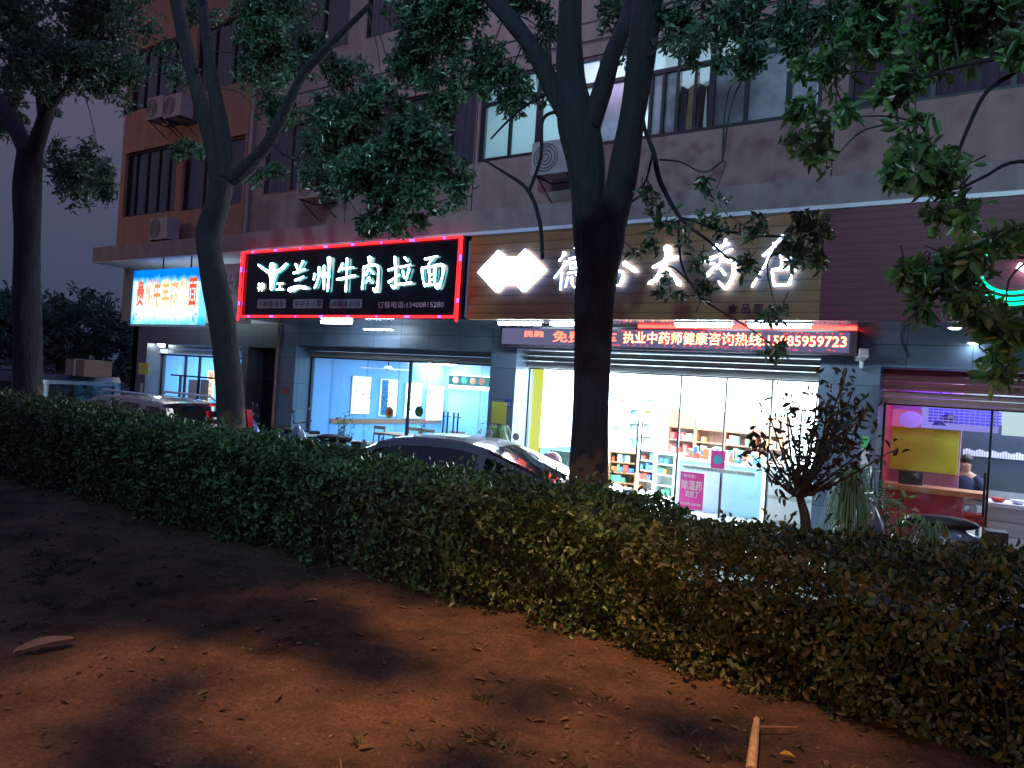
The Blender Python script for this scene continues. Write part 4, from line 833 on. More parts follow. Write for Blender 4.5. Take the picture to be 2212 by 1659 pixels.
# lantern-like red shapes
for k, px in enumerate((2180, 2197)):
    X, Z = P(px, 1010, 14.6); th = thing('red_ornament', ['small red hanging ornament, the paler left one', 'red and yellow hanging ornament at the right edge'][k], 'ornament', (X, 14.6, Z)); MB().ell((0, 0, 0), (.05, .02, .10)).build('ornament_body', m_redpl, th); MB().box(-.02, .02, -.03, -.022, -.05, .05).build('yellow_print', m_yellow, th)
fr_ = thing('glass_display', 'glass fridge of pale utensils behind the snack counter', 'cabinet'); fa, fb = sx(2075, 980, 14.5), sx(2230, 980, 14.5)
MB().box(fa, fb, 14.55, 14.95, .9, 1.95).build('cabinet_body', mat('dark_cabinet', (.05, .07, .09), .3), fr_)
ut = MB()
for k in range(24): xx = fa+.03+k*(fb-fa-.1)/24; ut.box(xx, xx+.03, 14.53, 14.549, 1.42, 1.52+.015*math.sin(k*1.3))
ut.build('utensils', m_whitepl, fr_)
# pendant lamps
for k, px in enumerate((2030, 2050)):
    X, Z = P(px, 905, 13.6); th = thing('pendant_lamp', ['dark pendant lamp over the snack counter, the lower left one', 'dark pendant lamp over the snack counter, the upper right one'][k], 'lamp', (X, 13.6, Z-.1+.12*k)); MB().tube([(0, 0, 0), (0, 0, .1)], [.12, .03], 14).build('lamp_shade', m_blackp, th); MB().tube([(0, 0, .1), (0, 0, 2.67-Z+.1-.12*k)], .006, 5).build('cord', m_blackp, th)
# seated person behind the counter
def person(x, y, z, label):
    th = thing('person', label, 'person', (x, y, z), rz=R(-12))
    V = [(0, 0, .48), (0, 0, .62), (0, .02, .82), (0, .03, .98), (0, .02, 1.06), (0, -.01, 1.14), (0, -.02, 1.24),
         (.17, .03, .96), (.24, -.06, .74), (.16, -.28, .70), (.12, -.36, .71), (-.17, .03, .96), (-.24, -.06, .74), (-.14, -.27, .72), (-.09, -.36, .74),
         (.09, -.02, .48), (.11, -.42, .48), (.11, -.42, .12), (.11, -.52, .05), (-.09, -.02, .48), (-.11, -.42, .48), (-.11, -.42, .12), (-.11, -.52, .05)]
    Rr = [.13, .12, .13, .11, .055, .075, .085, .06, .045, .035, .03, .06, .045, .035, .03, .085, .06, .045, .035, .085, .06, .045, .035]
    E_ = [(0, 1), (1, 2), (2, 3), (3, 4), (4, 5), (5, 6), (3, 7), (7, 8), (8, 9), (9, 10), (3, 11), (11, 12), (12, 13), (13, 14), (0, 15), (15, 16), (16, 17), (17, 18), (0, 19), (19, 20), (20, 21), (21, 22)]
    def hand(i, sgn):
        b0 = V[i]
        for k, (dx, l2) in enumerate(((-.03, .055), (-.01, .065), (.012, .06), (.032, .045))):
            V.append((b0[0]+dx, b0[1]-.05, b0[2])); Rr.append(.010); V.append((b0[0]+dx, b0[1]-.05-l2*.6, b0[2]-.01)); Rr.append(.009); V.append((b0[0]+dx, b0[1]-.05-l2, b0[2]-.03)); Rr.append(.007); n = len(V); E_.extend([(i, n-3), (n-3, n-2), (n-2, n-1)])
        V.append((b0[0]+sgn*.045, b0[1]-.03, b0[2]-.005)); Rr.append(.011); n = len(V); E_.append((i, n-1))
    hand(10, -1); hand(14, 1)
    me = bpy.data.meshes.new('body'); me.from_pydata(V, E_, []); ob = bpy.data.objects.new('body', me); COL.objects.link(ob); ob.parent = th; me.materials.append(m_skin)
    sk = ob.modifiers.new('skin', 'SKIN'); 
    for i, sv in enumerate(me.skin_vertices[0].data): sv.radius = (Rr[i], Rr[i]); sv.use_root = (i == 0)
    ob.modifiers.new('sub', 'SUBSURF').levels = 1; ob.modifiers['sub'].render_levels = 2
    fc = MB(); fc.tube([(0, -.10, 1.2), (0, -.125, 1.165), (0, -.10, 1.155)], [.008, .014, .01], 6); fc.ell((.03, -.098, 1.205), (.012, .006, .007)); fc.ell((-.03, -.098, 1.205), (.012, .006, .007)); fc.build('face_features', m_terra, th)
    MB().ell((0, .012, 1.245), (.098, .10, .098)).build('hair', m_hair, th, True)
    sh = MB(); sh.tube([(0, 0, .46), (0, .01, .62), (0, .02, .82), (0, .03, .95), (0, .025, 1.02)], [.16, .15, .17, .155, .075], 16); 
    for s in (-1, 1): sh.tube([(s*.12, .03, .97), (s*.2, .02, .92), (s*.25, -.06, .75)], [.075, .07, .06], 10)
    sh.build('jacket', m_navy, th, True)
    tr_ = MB()
    for s in (-1, 1): tr_.tube([(s*.08, 0, .5), (s*.11, -.42, .49), (s*.11, -.43, .42), (s*.11, -.42, .14)], [.11, .08, .075, .065], 10)
    tr_.build('trousers', m_blackp, th, True)
    MB().rbox((0, .02, .40), (.38, .38, .05)).tube([(.15, .15, 0), (.15, .15, .4)], .015, 6).tube([(-.15, .15, 0), (-.15, .15, .4)], .015, 6).tube([(.15, -.13, 0), (.15, -.13, .4)], .015, 6).tube([(-.15, -.13, 0), (-.15, -.13, .4)], .015, 6)
    return th
X = P(2086, 1030, 14.1)[0]
person(X, 14.1, .12, 'person in a dark navy jacket seated behind the snack counter')
st2 = thing('seat_box', 'dark bench under the seated person in the snack shop', 'bench', (X, 14.12, .11)); MB().box(-.25, .25, -.18, .25, .32, .38).build('seat', m_blackp, st2)
for x in (-.2, .2): MB().box(x-.02, x+.02, -.15, .2, 0, .319).build('leg', m_blackp, st2)

# ------------------------------------------------------------------ vehicles
def cabin_car(name, label, loc, Ld, Wd, prof, cab, paint, rz=0, rails=False, tail=True):
    """prof: stations (x, zbot, ztop, halfw); cab: stations (x, zbelt, zroof, hwb, hwr) ; nose at -x"""
    th = thing(name, label, 'car', loc, 'cars parked beyond the hedge', rz)
    bm_ = MB(); N = len(prof); rows = []
    for (x, zb, zt, hw) in prof:
        sec = [(hw*.88, zb), (hw*.98, zb+.10), (hw, zb+(zt-zb)*.45), (hw*.985, zt-.13), (hw*.93, zt-.03), (hw*.8, zt), (0, zt+.02)]
        full = sec+[(-a, z) for a, z in sec[:-1][::-1]]; rows.append([(x, a, z) for a, z in full])
    k = len(rows[0]); v = [p for r_ in rows for p in r_]
    f = [(i*k+j, i*k+(j+1), (i+1)*k+(j+1), (i+1)*k+j) for i in range(N-1) for j in range(k-1)]
    f += [(i*k+k-1, i*k, (i+1)*k, (i+1)*k+k-1) for i in range(N-1)]+[tuple(range(k))[::-1], tuple((N-1)*k+j for j in range(k))]
    bm_.add(v, f); o = bm_.build('body', paint, th, True); md = o.modifiers.new('sub', 'SUBSURF'); md.levels = 1; md.render_levels = 2
    # cabin
    C = smooth_line(cab, 4); rows = []
    for (x, zb, zr, wb, wr) in C:
        T = []
        for q in (0, .12, .5, .88): T.append((wb+(wr-wb)*q, zb+(zr-.05-zb)*q))
        T += [(wr*.985, zr-.035), (wr*.9, zr-.008), (wr*.5, zr+.012), (0, zr+.018)]
        rows.append([(x, a, z) for a, z in T]+[(x, -a, z) for a, z in T[:-1][::-1]])
    k = len(rows[0]); n = len(rows); zmax = max(c[2] for c in C)
    pa = MB(); gl = {}; x0, x1 = C[0][0], C[-1][0]
    pill = [x0+(x1-x0)*q for q in (.40, .70)]
    flat = [i for i in range(n) if C[i][2] > zmax-.10]; i0, i1 = flat[0], flat[-1]
    for i in range(n-1):
        for j in range(k-1):
            quad = [rows[i][j], rows[i][j+1], rows[i+1][j+1], rows[i+1][j]]; xm = (rows[i][j][0]+rows[i+1][j][0])/2
            side = j in (1, 2, k-4, k-3); top = 4 <= j <= k-6
            if side: isg = i0-2 <= i <= i1+3 and all(abs(xm-q) > .045 for q in pill)
            elif top: isg = (i < i0 and i > 0) or (i >= i1 and i < n-2)
            else: isg = False
            if isg:
                key = ('windshield' if i < i0 else 'rear_window') if top else ('window', j < k/2, sum(xm > q for q in pill))
                gl.setdefault(key, MB()).add(quad, [(0, 1, 2, 3)])
            else: pa.add(quad, [(0, 1, 2, 3)])
    pa.build('roof', paint, th, True)
    for key, g_ in gl.items(): g_.build(key if isinstance(key, str) else 'window', m_carglass, th, True)
    for (wx) in (-Ld/2+.85, Ld/2-.85):
        for s in (-1, 1):
            ty = MB(); ty.tube([(wx, s*(Wd/2-.20), .32), (wx, s*(Wd/2-.01), .32)], .32, 24); wh = ty.build('wheel', m_tyre, th, True); MB().tube([(wx, s*(Wd/2-.02), .32), (wx, s*(Wd/2+.005), .32)], .20, 14).build('rim', m_rim, wh)
    xe = prof[-1][0]; zt = prof[-2][2]; hw = prof[-2][3]
    for s in (-1, 1):
        if rails: MB().rbox((xe-.20, s*(hw-.12), 1.26), (.16, .12, .34), 0, 0, 0, R(-18)).build('tail_light', m_tail, th); MB().rbox((prof[0][0]+.12, s*(hw-.2), prof[1][2]-.16), (.2, .3, .12)).build('headlight', m_whitepl, th); continue
        MB().rbox((xe-.12, s*(hw-.12), zt-.16), (.22, .34, .15), 0, 0).build('tail_light', m_tail, th); MB().rbox((prof[0][0]+.12, s*(hw-.2), prof[1][2]-.16), (.2, .3, .12)).build('headlight', m_whitepl, th)
    MB().rbox((xe-.01, 0, .5), (.06, .45, .12)).build('number_plate', m_whitepl, th)
    if rails:
        for s in (-1, 1): MB().tube([(cab[2][0], s*.62, zmax-.02), (cab[2][0]+.12, s*.62, zmax+.06), (cab[-3][0]-.1, s*.62, zmax+.05), (cab[-3][0]+.1, s*.62, zmax-.03)], .022, 8).build('roof_rail', m_trim, th)
    return th
sed_prof = [(-2.3, .30, .55, .70), (-2.2, .22, .68, .82), (-1.5, .2, .82, .89), (-.9, .2, .90, .90), (0, .2, .92, .90), (1.0, .2, .95, .90), (1.7, .22, 1.0, .88), (2.2, .26, 1.0, .82), (2.32, .35, .92, .74)]
sed_cab = [(-1.35, .86, .88, .80, .72), (-.75, .90, 1.22, .80, .62), (-.35, .91, 1.38, .80, .60), (.2, .92, 1.43, .80, .60), (.7, .94, 1.40, .80, .60), (1.15, .97, 1.27, .79, .62), (1.85, 1.0, 1.02, .76, .68)]
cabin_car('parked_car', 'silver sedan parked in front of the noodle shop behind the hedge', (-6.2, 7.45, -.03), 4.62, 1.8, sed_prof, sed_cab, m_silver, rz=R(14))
suv_prof = [(-2.3, .32, .70, .72), (-2.2, .25, .85, .85), (-1.5, .22, 1.0, .92), (-.9, .22, 1.05, .93), (0, .22, 1.06, .93), (1.2, .22, 1.08, .93), (2.0, .24, 1.08, .90), (2.25, .3, 1.02, .84)]
suv_cab = [(-1.45, 1.0, 1.02, .84, .76), (-.85, 1.04, 1.42, .84, .66), (-.5, 1.05, 1.53, .84, .65), (.3, 1.06, 1.57, .84, .65), (1.2, 1.07, 1.54, .84, .65), (1.75, 1.08, 1.46, .83, .66), (2.18, 1.06, 1.10, .80, .72)]
cabin_car('parked_car', 'pale car with roof rails and red tail light at the far left', (-14.0, 8.1, -.12), 4.6, 1.86, suv_prof, suv_cab, m_silver2, rails=True)
tk = thing('delivery_van', 'dark blue grey boxy van behind the parked car at the far left', 'van', (-19.6, 8.6, -.04), 'cars parked beyond the hedge')
vb = MB(); v_pr = [(-2.2, .3), (-2.2, 1.0), (-1.7, 1.65), (-1.5, 1.72), (2.1, 1.72), (2.2, 1.6), (2.2, .3)]; vb.poly(v_pr, -.85, .85); vb.build('body', m_bluep, tk)
for s in (-1, 1):
    for x in (-1.2, -.1, 1.0): MB().box(x, x+.85, s*.86-.008, s*.86+.008, 1.05, 1.5).build('window', m_carglass, tk)
MB().box(2.2, 2.215, -.7, .7, 1.05, 1.52).build('rear_window', m_carglass, tk)
for x in (-1.4, 1.4):
    for s in (-1, 1): MB().tube([(x, s*.7, .32), (x, s*.87, .32)], .32, 20).build('wheel', m_tyre, tk)
bxs = thing('cardboard_box', 'pale brown carton standing on top of the van roof', 'box', (P(190, 822, 8.6)[0], 8.6, 1.68)); MB().box(-.4, .4, -.3, .3, 0, .36).build('carton', mat('cardboard', (.3, .2, .12), .8), bxs); MB().box(-.04, .04, -.302, .302, .001, .363).build('tape', m_whitepl, bxs)

def scooter(name, label, x, y, rz, paint, cover=False):
    th = thing(name, label, 'scooter', (x, y, -.04), 'motor scooters parked by the shops', rz); Z = .1 if y > 9.6 else 0; th.location.z = Z+.0
    for wx in (-.6, .6):
        wm = MB(); wm.tube([(wx, -.05, .24), (wx, .05, .24)], .24, 20); wo = wm.build('wheel', m_tyre, th, True); MB().tube([(wx, -.055, .24), (wx, .055, .24)], .13, 14).build('rim', m_rim, wo)
    b_ = MB(); b_.tube([(.75, 0, .52), (.45, 0, .55), (.2, 0, .50), (.05, 0, .30), (-.3, 0, .28)], [.08, .17, .16, .12, .12], 12); b_.tube([(-.3, 0, .25), (-.42, 0, .6), (-.48, 0, .92)], [.10, .17, .08], 12); b_.ell((-.62, 0, .5), (.18, .08, .09)); b_.build('body', paint, th, True)
    MB().ell((.32, 0, .74), (.38, .14, .08)).build('seat', m_blackp, th, True)
    h = MB(); h.tube([(-.38, -.34, 1.02), (-.48, -.12, .98), (-.48, .12, .98), (-.38, .34, 1.02)], .018, 8); h.build('handlebar', m_blackp, th)
    for s in (-1, 1):
        mi = MB(); mi.tube([(-.42, s*.24, 1.0), (-.42, s*.30, 1.18)], .007, 6); mi.ell((-.42, s*.31, 1.23), (.02, .075, .055)); mi.build('mirror', m_whitepl if cover else m_blackp, th)
    MB().ell((-.55, 0, .86), (.06, .08, .06)).build('headlight', m_whitepl, th)
    MB().rbox((.85, 0, .62), (.2, .26, .2)).build('rear_box', m_blackp, th)
    if cover:
        cm = MB(); cm.poly([(-.62, .45), (-.55, 1.0), (-.42, 1.08), (-.36, .95), (-.1, .35), (-.4, .3)], -.24, .24); cm.build('wind_apron', m_whitepl, th)
    return th
sX = lambda px, py, Y: P(px, py, Y)[0]
scooter('motor_scooter', 'blue scooter parked by the pipe left of the noodle shop', sX(592, 915, 10.6), 10.6, R(60), m_bluepl)
scooter('motor_scooter', 'dark scooter with a long black seat at the left of the noodle shop window', sX(690, 935, 10.2), 10.2, R(20), m_bluep)
scooter('motor_scooter', 'white scooter with round mirrors and a pale apron by the pharmacy pillar', sX(1128, 985, 9.8), 9.8, R(75), m_whitepl, True)
scooter('motor_scooter', 'dark scooter with a black seat below the snack shop plants', sX(1965, 1115, 9.9), 9.9, R(10), m_bluep)
hm = thing('helmet', 'red and silver helmet resting near the left edge of the big trunk', 'helmet', P3(1190, 997, 9.2)); MB().ell((0, 0, 0), (.15, .17, .14)).build('helmet_shell', mat('grey_red_shell', (.45, .25, .28), .25, coat=1), hm, True); MB().tube([(0, 0, -.13), (0, 0, -.06)], [.145, .152], 20).build('visor_band', m_blackp, hm)
bkp = thing('parking_post', 'short post the helmet rests on beside the scooter', 'post', (hm.location.x, hm.location.y, -.05)); MB().tube([(0, 0, 0), (0, 0, hm.location.z+.05-.12)], .05, 10).build('post_body', m_boxp, bkp)
adv = thing('advert_stand', 'blue and green advert stand left of the big trunk', 'sign', (sX(1222, 1030, 10.4), 10.4, .1)); MB().box(-.3, .3, -.02, .02, .1, 1.0).build('board', mat('pale_green_board', (.3, .6, .5), .4), adv); MB().box(-.28, .28, -.028, -.021, .12, .5).build('blue_field', mat('blue_field', (.05, .2, .6), .4), adv)
text_mesh('保健', -.2, .2, .65, .9, -.03).build('lettering', m_white, adv); MB().box(-.3, -.26, -.15, .15, 0, .099).box(.26, .3, -.15, .15, 0, .099).build('foot', m_frame, adv)
def bench(px, py, Y, l, label):
    X, Z = P(px, py, Y); th = thing('bench', label, 'bench', (X, Y, .1), 'white benches outside the noodle shop'); MB().box(-l/2, l/2, -.2, .2, .62, .66).build('seat', m_white, th)
    for x in (-l/2+.08, l/2-.08): MB().box(x-.02, x+.02, -.18, .18, 0, .619).build('leg', m_frame, th)
bench(655, 950, 11.2, .7, 'white topped table by the noodle shop pillar'); bench(745, 960, 11.0, 1.2, 'white topped bench behind the silver sedan roof')

# ------------------------------------------------------------------ plants
def leaves_np(cent, dirs, norm, ln, wd, name, m, parent=None, fold=.25, hexa=True):
    """many leaf blades as one mesh: 6 vertices, 2 quads each"""
    cent = np.asarray(cent, float); d = np.asarray(dirs, float); n = np.asarray(norm, float)
    d /= np.linalg.norm(d, axis=1, keepdims=True)+1e-9; s = np.cross(d, n); s /= np.linalg.norm(s, axis=1, keepdims=True)+1e-9; n = np.cross(s, d)
    ln = np.asarray(ln).reshape(-1, 1); wd = np.asarray(wd).reshape(-1, 1); N = len(cent)
    base = cent; tip = cent+d*ln-n*ln*.18
    l1 = cent+d*ln*.32+s*wd*.45+n*wd*fold; l2 = cent+d*ln*.72+s*wd*.40+n*wd*fold-n*ln*.07
    r1 = cent+d*ln*.32-s*wd*.45+n*wd*fold; r2 = cent+d*ln*.72-s*wd*.40+n*wd*fold-n*ln*.07
    V = np.stack([base, l1, l2, tip, r2, r1], 1).reshape(-1, 3)
    i = np.arange(N)*6; Fq = np.stack([i, i+1, i+2, i+3, i, i+3, i+4, i+5], 1).reshape(-1)
    me = bpy.data.meshes.new(name); me.vertices.add(len(V)); me.vertices.foreach_set('co', V.reshape(-1).astype(np.float32))
    me.loops.add(len(Fq)); me.loops.foreach_set('vertex_index', Fq.astype(np.int32)); me.polygons.add(N*2)
    me.polygons.foreach_set('loop_start', (np.arange(N*2)*4).astype(np.int32)); me.materials.append(m); me.update(calc_edges=True)
    o = bpy.data.objects.new(name, me); COL.objects.link(o)
    if parent: o.parent = parent
    return o
def rand_dirs(n):
    v = rng.normal(size=(n, 3)); return v/np.linalg.norm(v, axis=1, keepdims=True)
def foliage(blobs, leaf=.13, per=7):
    """blobs: (centre, radii, n whorls). returns cent, dirs, norm, len, wid"""
    C = []; D = []; Nn = []; Ls = []; Ws = []; tw = []
    for c, r_, n in blobs:
        c = np.array(c); r_ = np.array(r_)
        k = max(3, int(n/9)); sub = rand_dirs(k)*(rng.random((k, 1))**.45)*r_*.95       # uneven sub-clumps
        for q in range(n):
            s = sub[rng.integers(k)]; p = c+s+rng.normal(size=3)*r_*.17
            ax = rand_dirs(1)[0]*.8+np.array([0, 0, -.25])+s/(np.linalg.norm(s)+.01)*.5; ax /= np.linalg.norm(ax)
            a = np.cross(ax, [.3, .5, .8]); a /= np.linalg.norm(a); b2 = np.cross(ax, a); ph_ = rng.random()*6
            m_ = rng.integers(per-2, per+2)
            for j in range(m_):
                t_ = ph_+j*2.4; dd = ax*rng.uniform(.25, .7)+a*math.cos(t_)+b2*math.sin(t_)+np.array([0, 0, -.35])
                l = leaf*rng.uniform(.5, 1.1); C.append(p+ax*rng.uniform(-.5, .5)*leaf*.8+rng.normal(size=3)*leaf*.18); D.append(dd); Nn.append(ax+rng.normal(size=3)*.25+np.array([0, 0, .4])); Ls.append(l); Ws.append(l*rng.uniform(.34, .46))
            tw.append((p-ax*leaf*1.3, p, c))
    return C, D, Nn, Ls, Ws, tw
def tree(name, label, Y, limbs, blobs, leaf=.13, m=None, twig_from=None, high=None, trunkwob=.07, seedoff=0, bm=m_bark):
    base = limbs[0][0]; bp_ = P3(base[0], base[1], Y)
    th = thing(name, label, 'tree', (0, 0, 0), 'street trees standing behind the hedge')
    tr = None; ends = []
    for li, pts in enumerate(limbs):
        q = []
        for p in pts:
            yy = Y+(p[3] if len(p) > 3 else 0); w3 = P3(p[0], p[1], yy)
            depth = (w3-Vector((0, 0, EZ))).dot(fw); q.append((w3.x, w3.y, w3.z, p[2]/2*depth/F))
        q = smooth_line(q, 6); mb = MB(); mb.tube([p[:3] for p in q], [max(.004, p[3]) for p in q], 18 if li == 0 else 12 if pts[0][2] > 20 else 7, wob=trunkwob if pts[0][2] > 20 else .02)
        big = pts[0][2] > 20
        o = mb.build('trunk' if li == 0 else ('limb' if big else 'branch'), bm, th if li == 0 else tr, True)
        if li == 0: tr = o
        ends += [Vector(p[:3]) for p in q[len(q)//2:]]
    B = []
    for bl in blobs:
        x0, y0, x1, y1, dy, dens = bl[:6]
        c = P3((x0+x1)/2, (y0+y1)/2, Y+dy); depth = (c-Vector((0, 0, EZ))).dot(fw); rx = (x1-x0)/2*depth/F; rz_ = (y1-y0)/2*depth/F
        vol = rx*rz_; n = max(8, int(dens*vol*1500*(.10/leaf)**2)); B.append((tuple(c), (rx, max(.25, min(rx, rz_)*.9), rz_), n))
    for h in (high or []): B.append(h)
    C, D, Nn, Ls, Ws, tw = foliage(B, leaf)
    leaves_np(C, D, Nn, Ls, Ws, 'crown', m or m_leaf, th)
    tb = MB()
    for a, p, c in tw[::3]:
        mid = (Vector(a)+Vector(c))/2+Vector((0, 0, .03)); tb.tube([a, p], [.005, .002], 4, cap=False)
    for cc3, rr3, _ in B:          # supporting shoots from the nearest limb into each clump
        e0 = min(ends, key=lambda q: (q-Vector(cc3)).length) if ends else Vector(cc3)
        for k in range(1):
            tgt = Vector(cc3)+Vector((random.uniform(-.6, .6)*rr3[0], random.uniform(-.6, .6)*rr3[1], random.uniform(-.6, .6)*rr3[2])); md = (e0+tgt)/2+Vector((random.uniform(-.1, .1), 0, random.uniform(-.05, .15)))
            tb.tube(smooth_line([tuple(e0), tuple(md), tuple(tgt)], 4), [.008, .0075, .007, .0065, .006, .005, .004, .003, .002], 5, cap=False)
    tag(tb.build('twigs', m_twig, th), kind='stuff')
    return th
# T1, far left
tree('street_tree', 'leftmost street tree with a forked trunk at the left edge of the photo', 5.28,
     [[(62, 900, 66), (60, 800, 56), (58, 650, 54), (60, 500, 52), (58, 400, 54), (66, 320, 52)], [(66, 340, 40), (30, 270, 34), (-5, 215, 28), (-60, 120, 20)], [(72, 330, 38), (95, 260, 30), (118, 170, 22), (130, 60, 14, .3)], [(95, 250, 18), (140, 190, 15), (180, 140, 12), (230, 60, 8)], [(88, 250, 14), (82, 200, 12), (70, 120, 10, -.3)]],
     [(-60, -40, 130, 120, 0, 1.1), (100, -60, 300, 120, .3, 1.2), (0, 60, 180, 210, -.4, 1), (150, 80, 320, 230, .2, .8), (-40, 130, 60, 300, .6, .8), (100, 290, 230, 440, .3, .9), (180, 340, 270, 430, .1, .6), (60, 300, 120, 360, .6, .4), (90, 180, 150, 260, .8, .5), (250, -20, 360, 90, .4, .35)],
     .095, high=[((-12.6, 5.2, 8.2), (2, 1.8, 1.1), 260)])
# T2
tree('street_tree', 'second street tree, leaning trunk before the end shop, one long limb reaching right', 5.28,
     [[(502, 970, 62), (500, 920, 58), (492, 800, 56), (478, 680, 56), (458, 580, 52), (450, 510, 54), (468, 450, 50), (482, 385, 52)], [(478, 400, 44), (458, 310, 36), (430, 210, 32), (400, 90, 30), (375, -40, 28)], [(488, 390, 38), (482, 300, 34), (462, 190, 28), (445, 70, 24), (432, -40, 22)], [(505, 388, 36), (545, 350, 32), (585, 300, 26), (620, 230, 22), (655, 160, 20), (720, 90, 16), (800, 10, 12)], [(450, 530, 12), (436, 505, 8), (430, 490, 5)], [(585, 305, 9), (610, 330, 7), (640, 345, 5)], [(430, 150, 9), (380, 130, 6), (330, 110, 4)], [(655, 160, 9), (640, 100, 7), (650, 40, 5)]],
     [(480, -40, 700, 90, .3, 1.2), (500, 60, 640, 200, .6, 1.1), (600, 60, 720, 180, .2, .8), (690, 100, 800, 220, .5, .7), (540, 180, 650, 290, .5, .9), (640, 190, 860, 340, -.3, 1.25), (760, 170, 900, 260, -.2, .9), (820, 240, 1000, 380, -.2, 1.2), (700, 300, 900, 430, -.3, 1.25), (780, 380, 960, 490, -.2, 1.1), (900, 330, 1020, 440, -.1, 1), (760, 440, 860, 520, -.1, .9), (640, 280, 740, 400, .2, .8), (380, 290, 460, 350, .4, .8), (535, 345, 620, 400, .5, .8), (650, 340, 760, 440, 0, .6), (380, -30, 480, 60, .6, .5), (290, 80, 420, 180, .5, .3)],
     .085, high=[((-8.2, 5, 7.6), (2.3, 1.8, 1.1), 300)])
# T3, the big one
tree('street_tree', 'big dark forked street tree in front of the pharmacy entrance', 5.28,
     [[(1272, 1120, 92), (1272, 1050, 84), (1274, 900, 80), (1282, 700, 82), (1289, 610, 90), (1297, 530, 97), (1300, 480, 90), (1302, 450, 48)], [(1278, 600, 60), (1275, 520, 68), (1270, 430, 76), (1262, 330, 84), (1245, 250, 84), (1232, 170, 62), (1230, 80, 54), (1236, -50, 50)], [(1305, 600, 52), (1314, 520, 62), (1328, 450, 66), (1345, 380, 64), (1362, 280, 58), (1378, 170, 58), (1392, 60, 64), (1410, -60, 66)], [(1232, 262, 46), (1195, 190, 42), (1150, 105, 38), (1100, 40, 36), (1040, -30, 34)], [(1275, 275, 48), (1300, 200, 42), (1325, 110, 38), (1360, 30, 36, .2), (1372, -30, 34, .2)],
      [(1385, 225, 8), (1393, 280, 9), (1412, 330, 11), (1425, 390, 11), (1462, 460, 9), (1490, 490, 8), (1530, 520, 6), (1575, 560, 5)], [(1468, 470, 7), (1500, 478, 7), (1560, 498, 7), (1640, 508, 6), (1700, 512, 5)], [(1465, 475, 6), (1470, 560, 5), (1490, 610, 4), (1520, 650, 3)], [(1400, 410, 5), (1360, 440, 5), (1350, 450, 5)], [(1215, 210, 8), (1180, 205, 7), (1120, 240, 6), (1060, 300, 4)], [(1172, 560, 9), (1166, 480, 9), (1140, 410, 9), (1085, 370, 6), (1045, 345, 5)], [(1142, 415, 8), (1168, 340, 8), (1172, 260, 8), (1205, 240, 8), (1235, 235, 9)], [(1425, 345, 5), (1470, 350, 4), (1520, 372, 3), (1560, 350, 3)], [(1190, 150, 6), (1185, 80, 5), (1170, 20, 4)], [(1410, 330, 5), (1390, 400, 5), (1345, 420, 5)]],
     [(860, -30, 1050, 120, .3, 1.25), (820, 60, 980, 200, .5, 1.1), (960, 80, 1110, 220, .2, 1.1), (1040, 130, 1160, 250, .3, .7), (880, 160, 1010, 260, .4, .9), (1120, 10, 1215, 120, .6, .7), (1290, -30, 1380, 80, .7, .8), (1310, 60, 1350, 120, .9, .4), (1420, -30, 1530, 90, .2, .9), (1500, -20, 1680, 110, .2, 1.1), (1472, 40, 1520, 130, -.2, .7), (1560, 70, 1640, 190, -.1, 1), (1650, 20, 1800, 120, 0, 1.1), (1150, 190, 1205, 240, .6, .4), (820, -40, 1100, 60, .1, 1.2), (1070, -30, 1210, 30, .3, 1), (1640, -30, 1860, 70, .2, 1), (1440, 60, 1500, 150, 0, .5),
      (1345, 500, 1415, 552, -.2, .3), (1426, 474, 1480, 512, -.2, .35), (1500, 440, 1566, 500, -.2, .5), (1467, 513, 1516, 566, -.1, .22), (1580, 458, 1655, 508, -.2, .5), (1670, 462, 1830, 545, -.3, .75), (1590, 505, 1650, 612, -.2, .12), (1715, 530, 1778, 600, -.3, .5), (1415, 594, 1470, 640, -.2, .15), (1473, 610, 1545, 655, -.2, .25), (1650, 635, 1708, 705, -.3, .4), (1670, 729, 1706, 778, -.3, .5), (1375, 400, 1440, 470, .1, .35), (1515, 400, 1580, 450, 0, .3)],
     .082, high=[((-3.2, 5.0, 6.9), (2.4, 2, 1.0), 330)], bm=m_barkd)
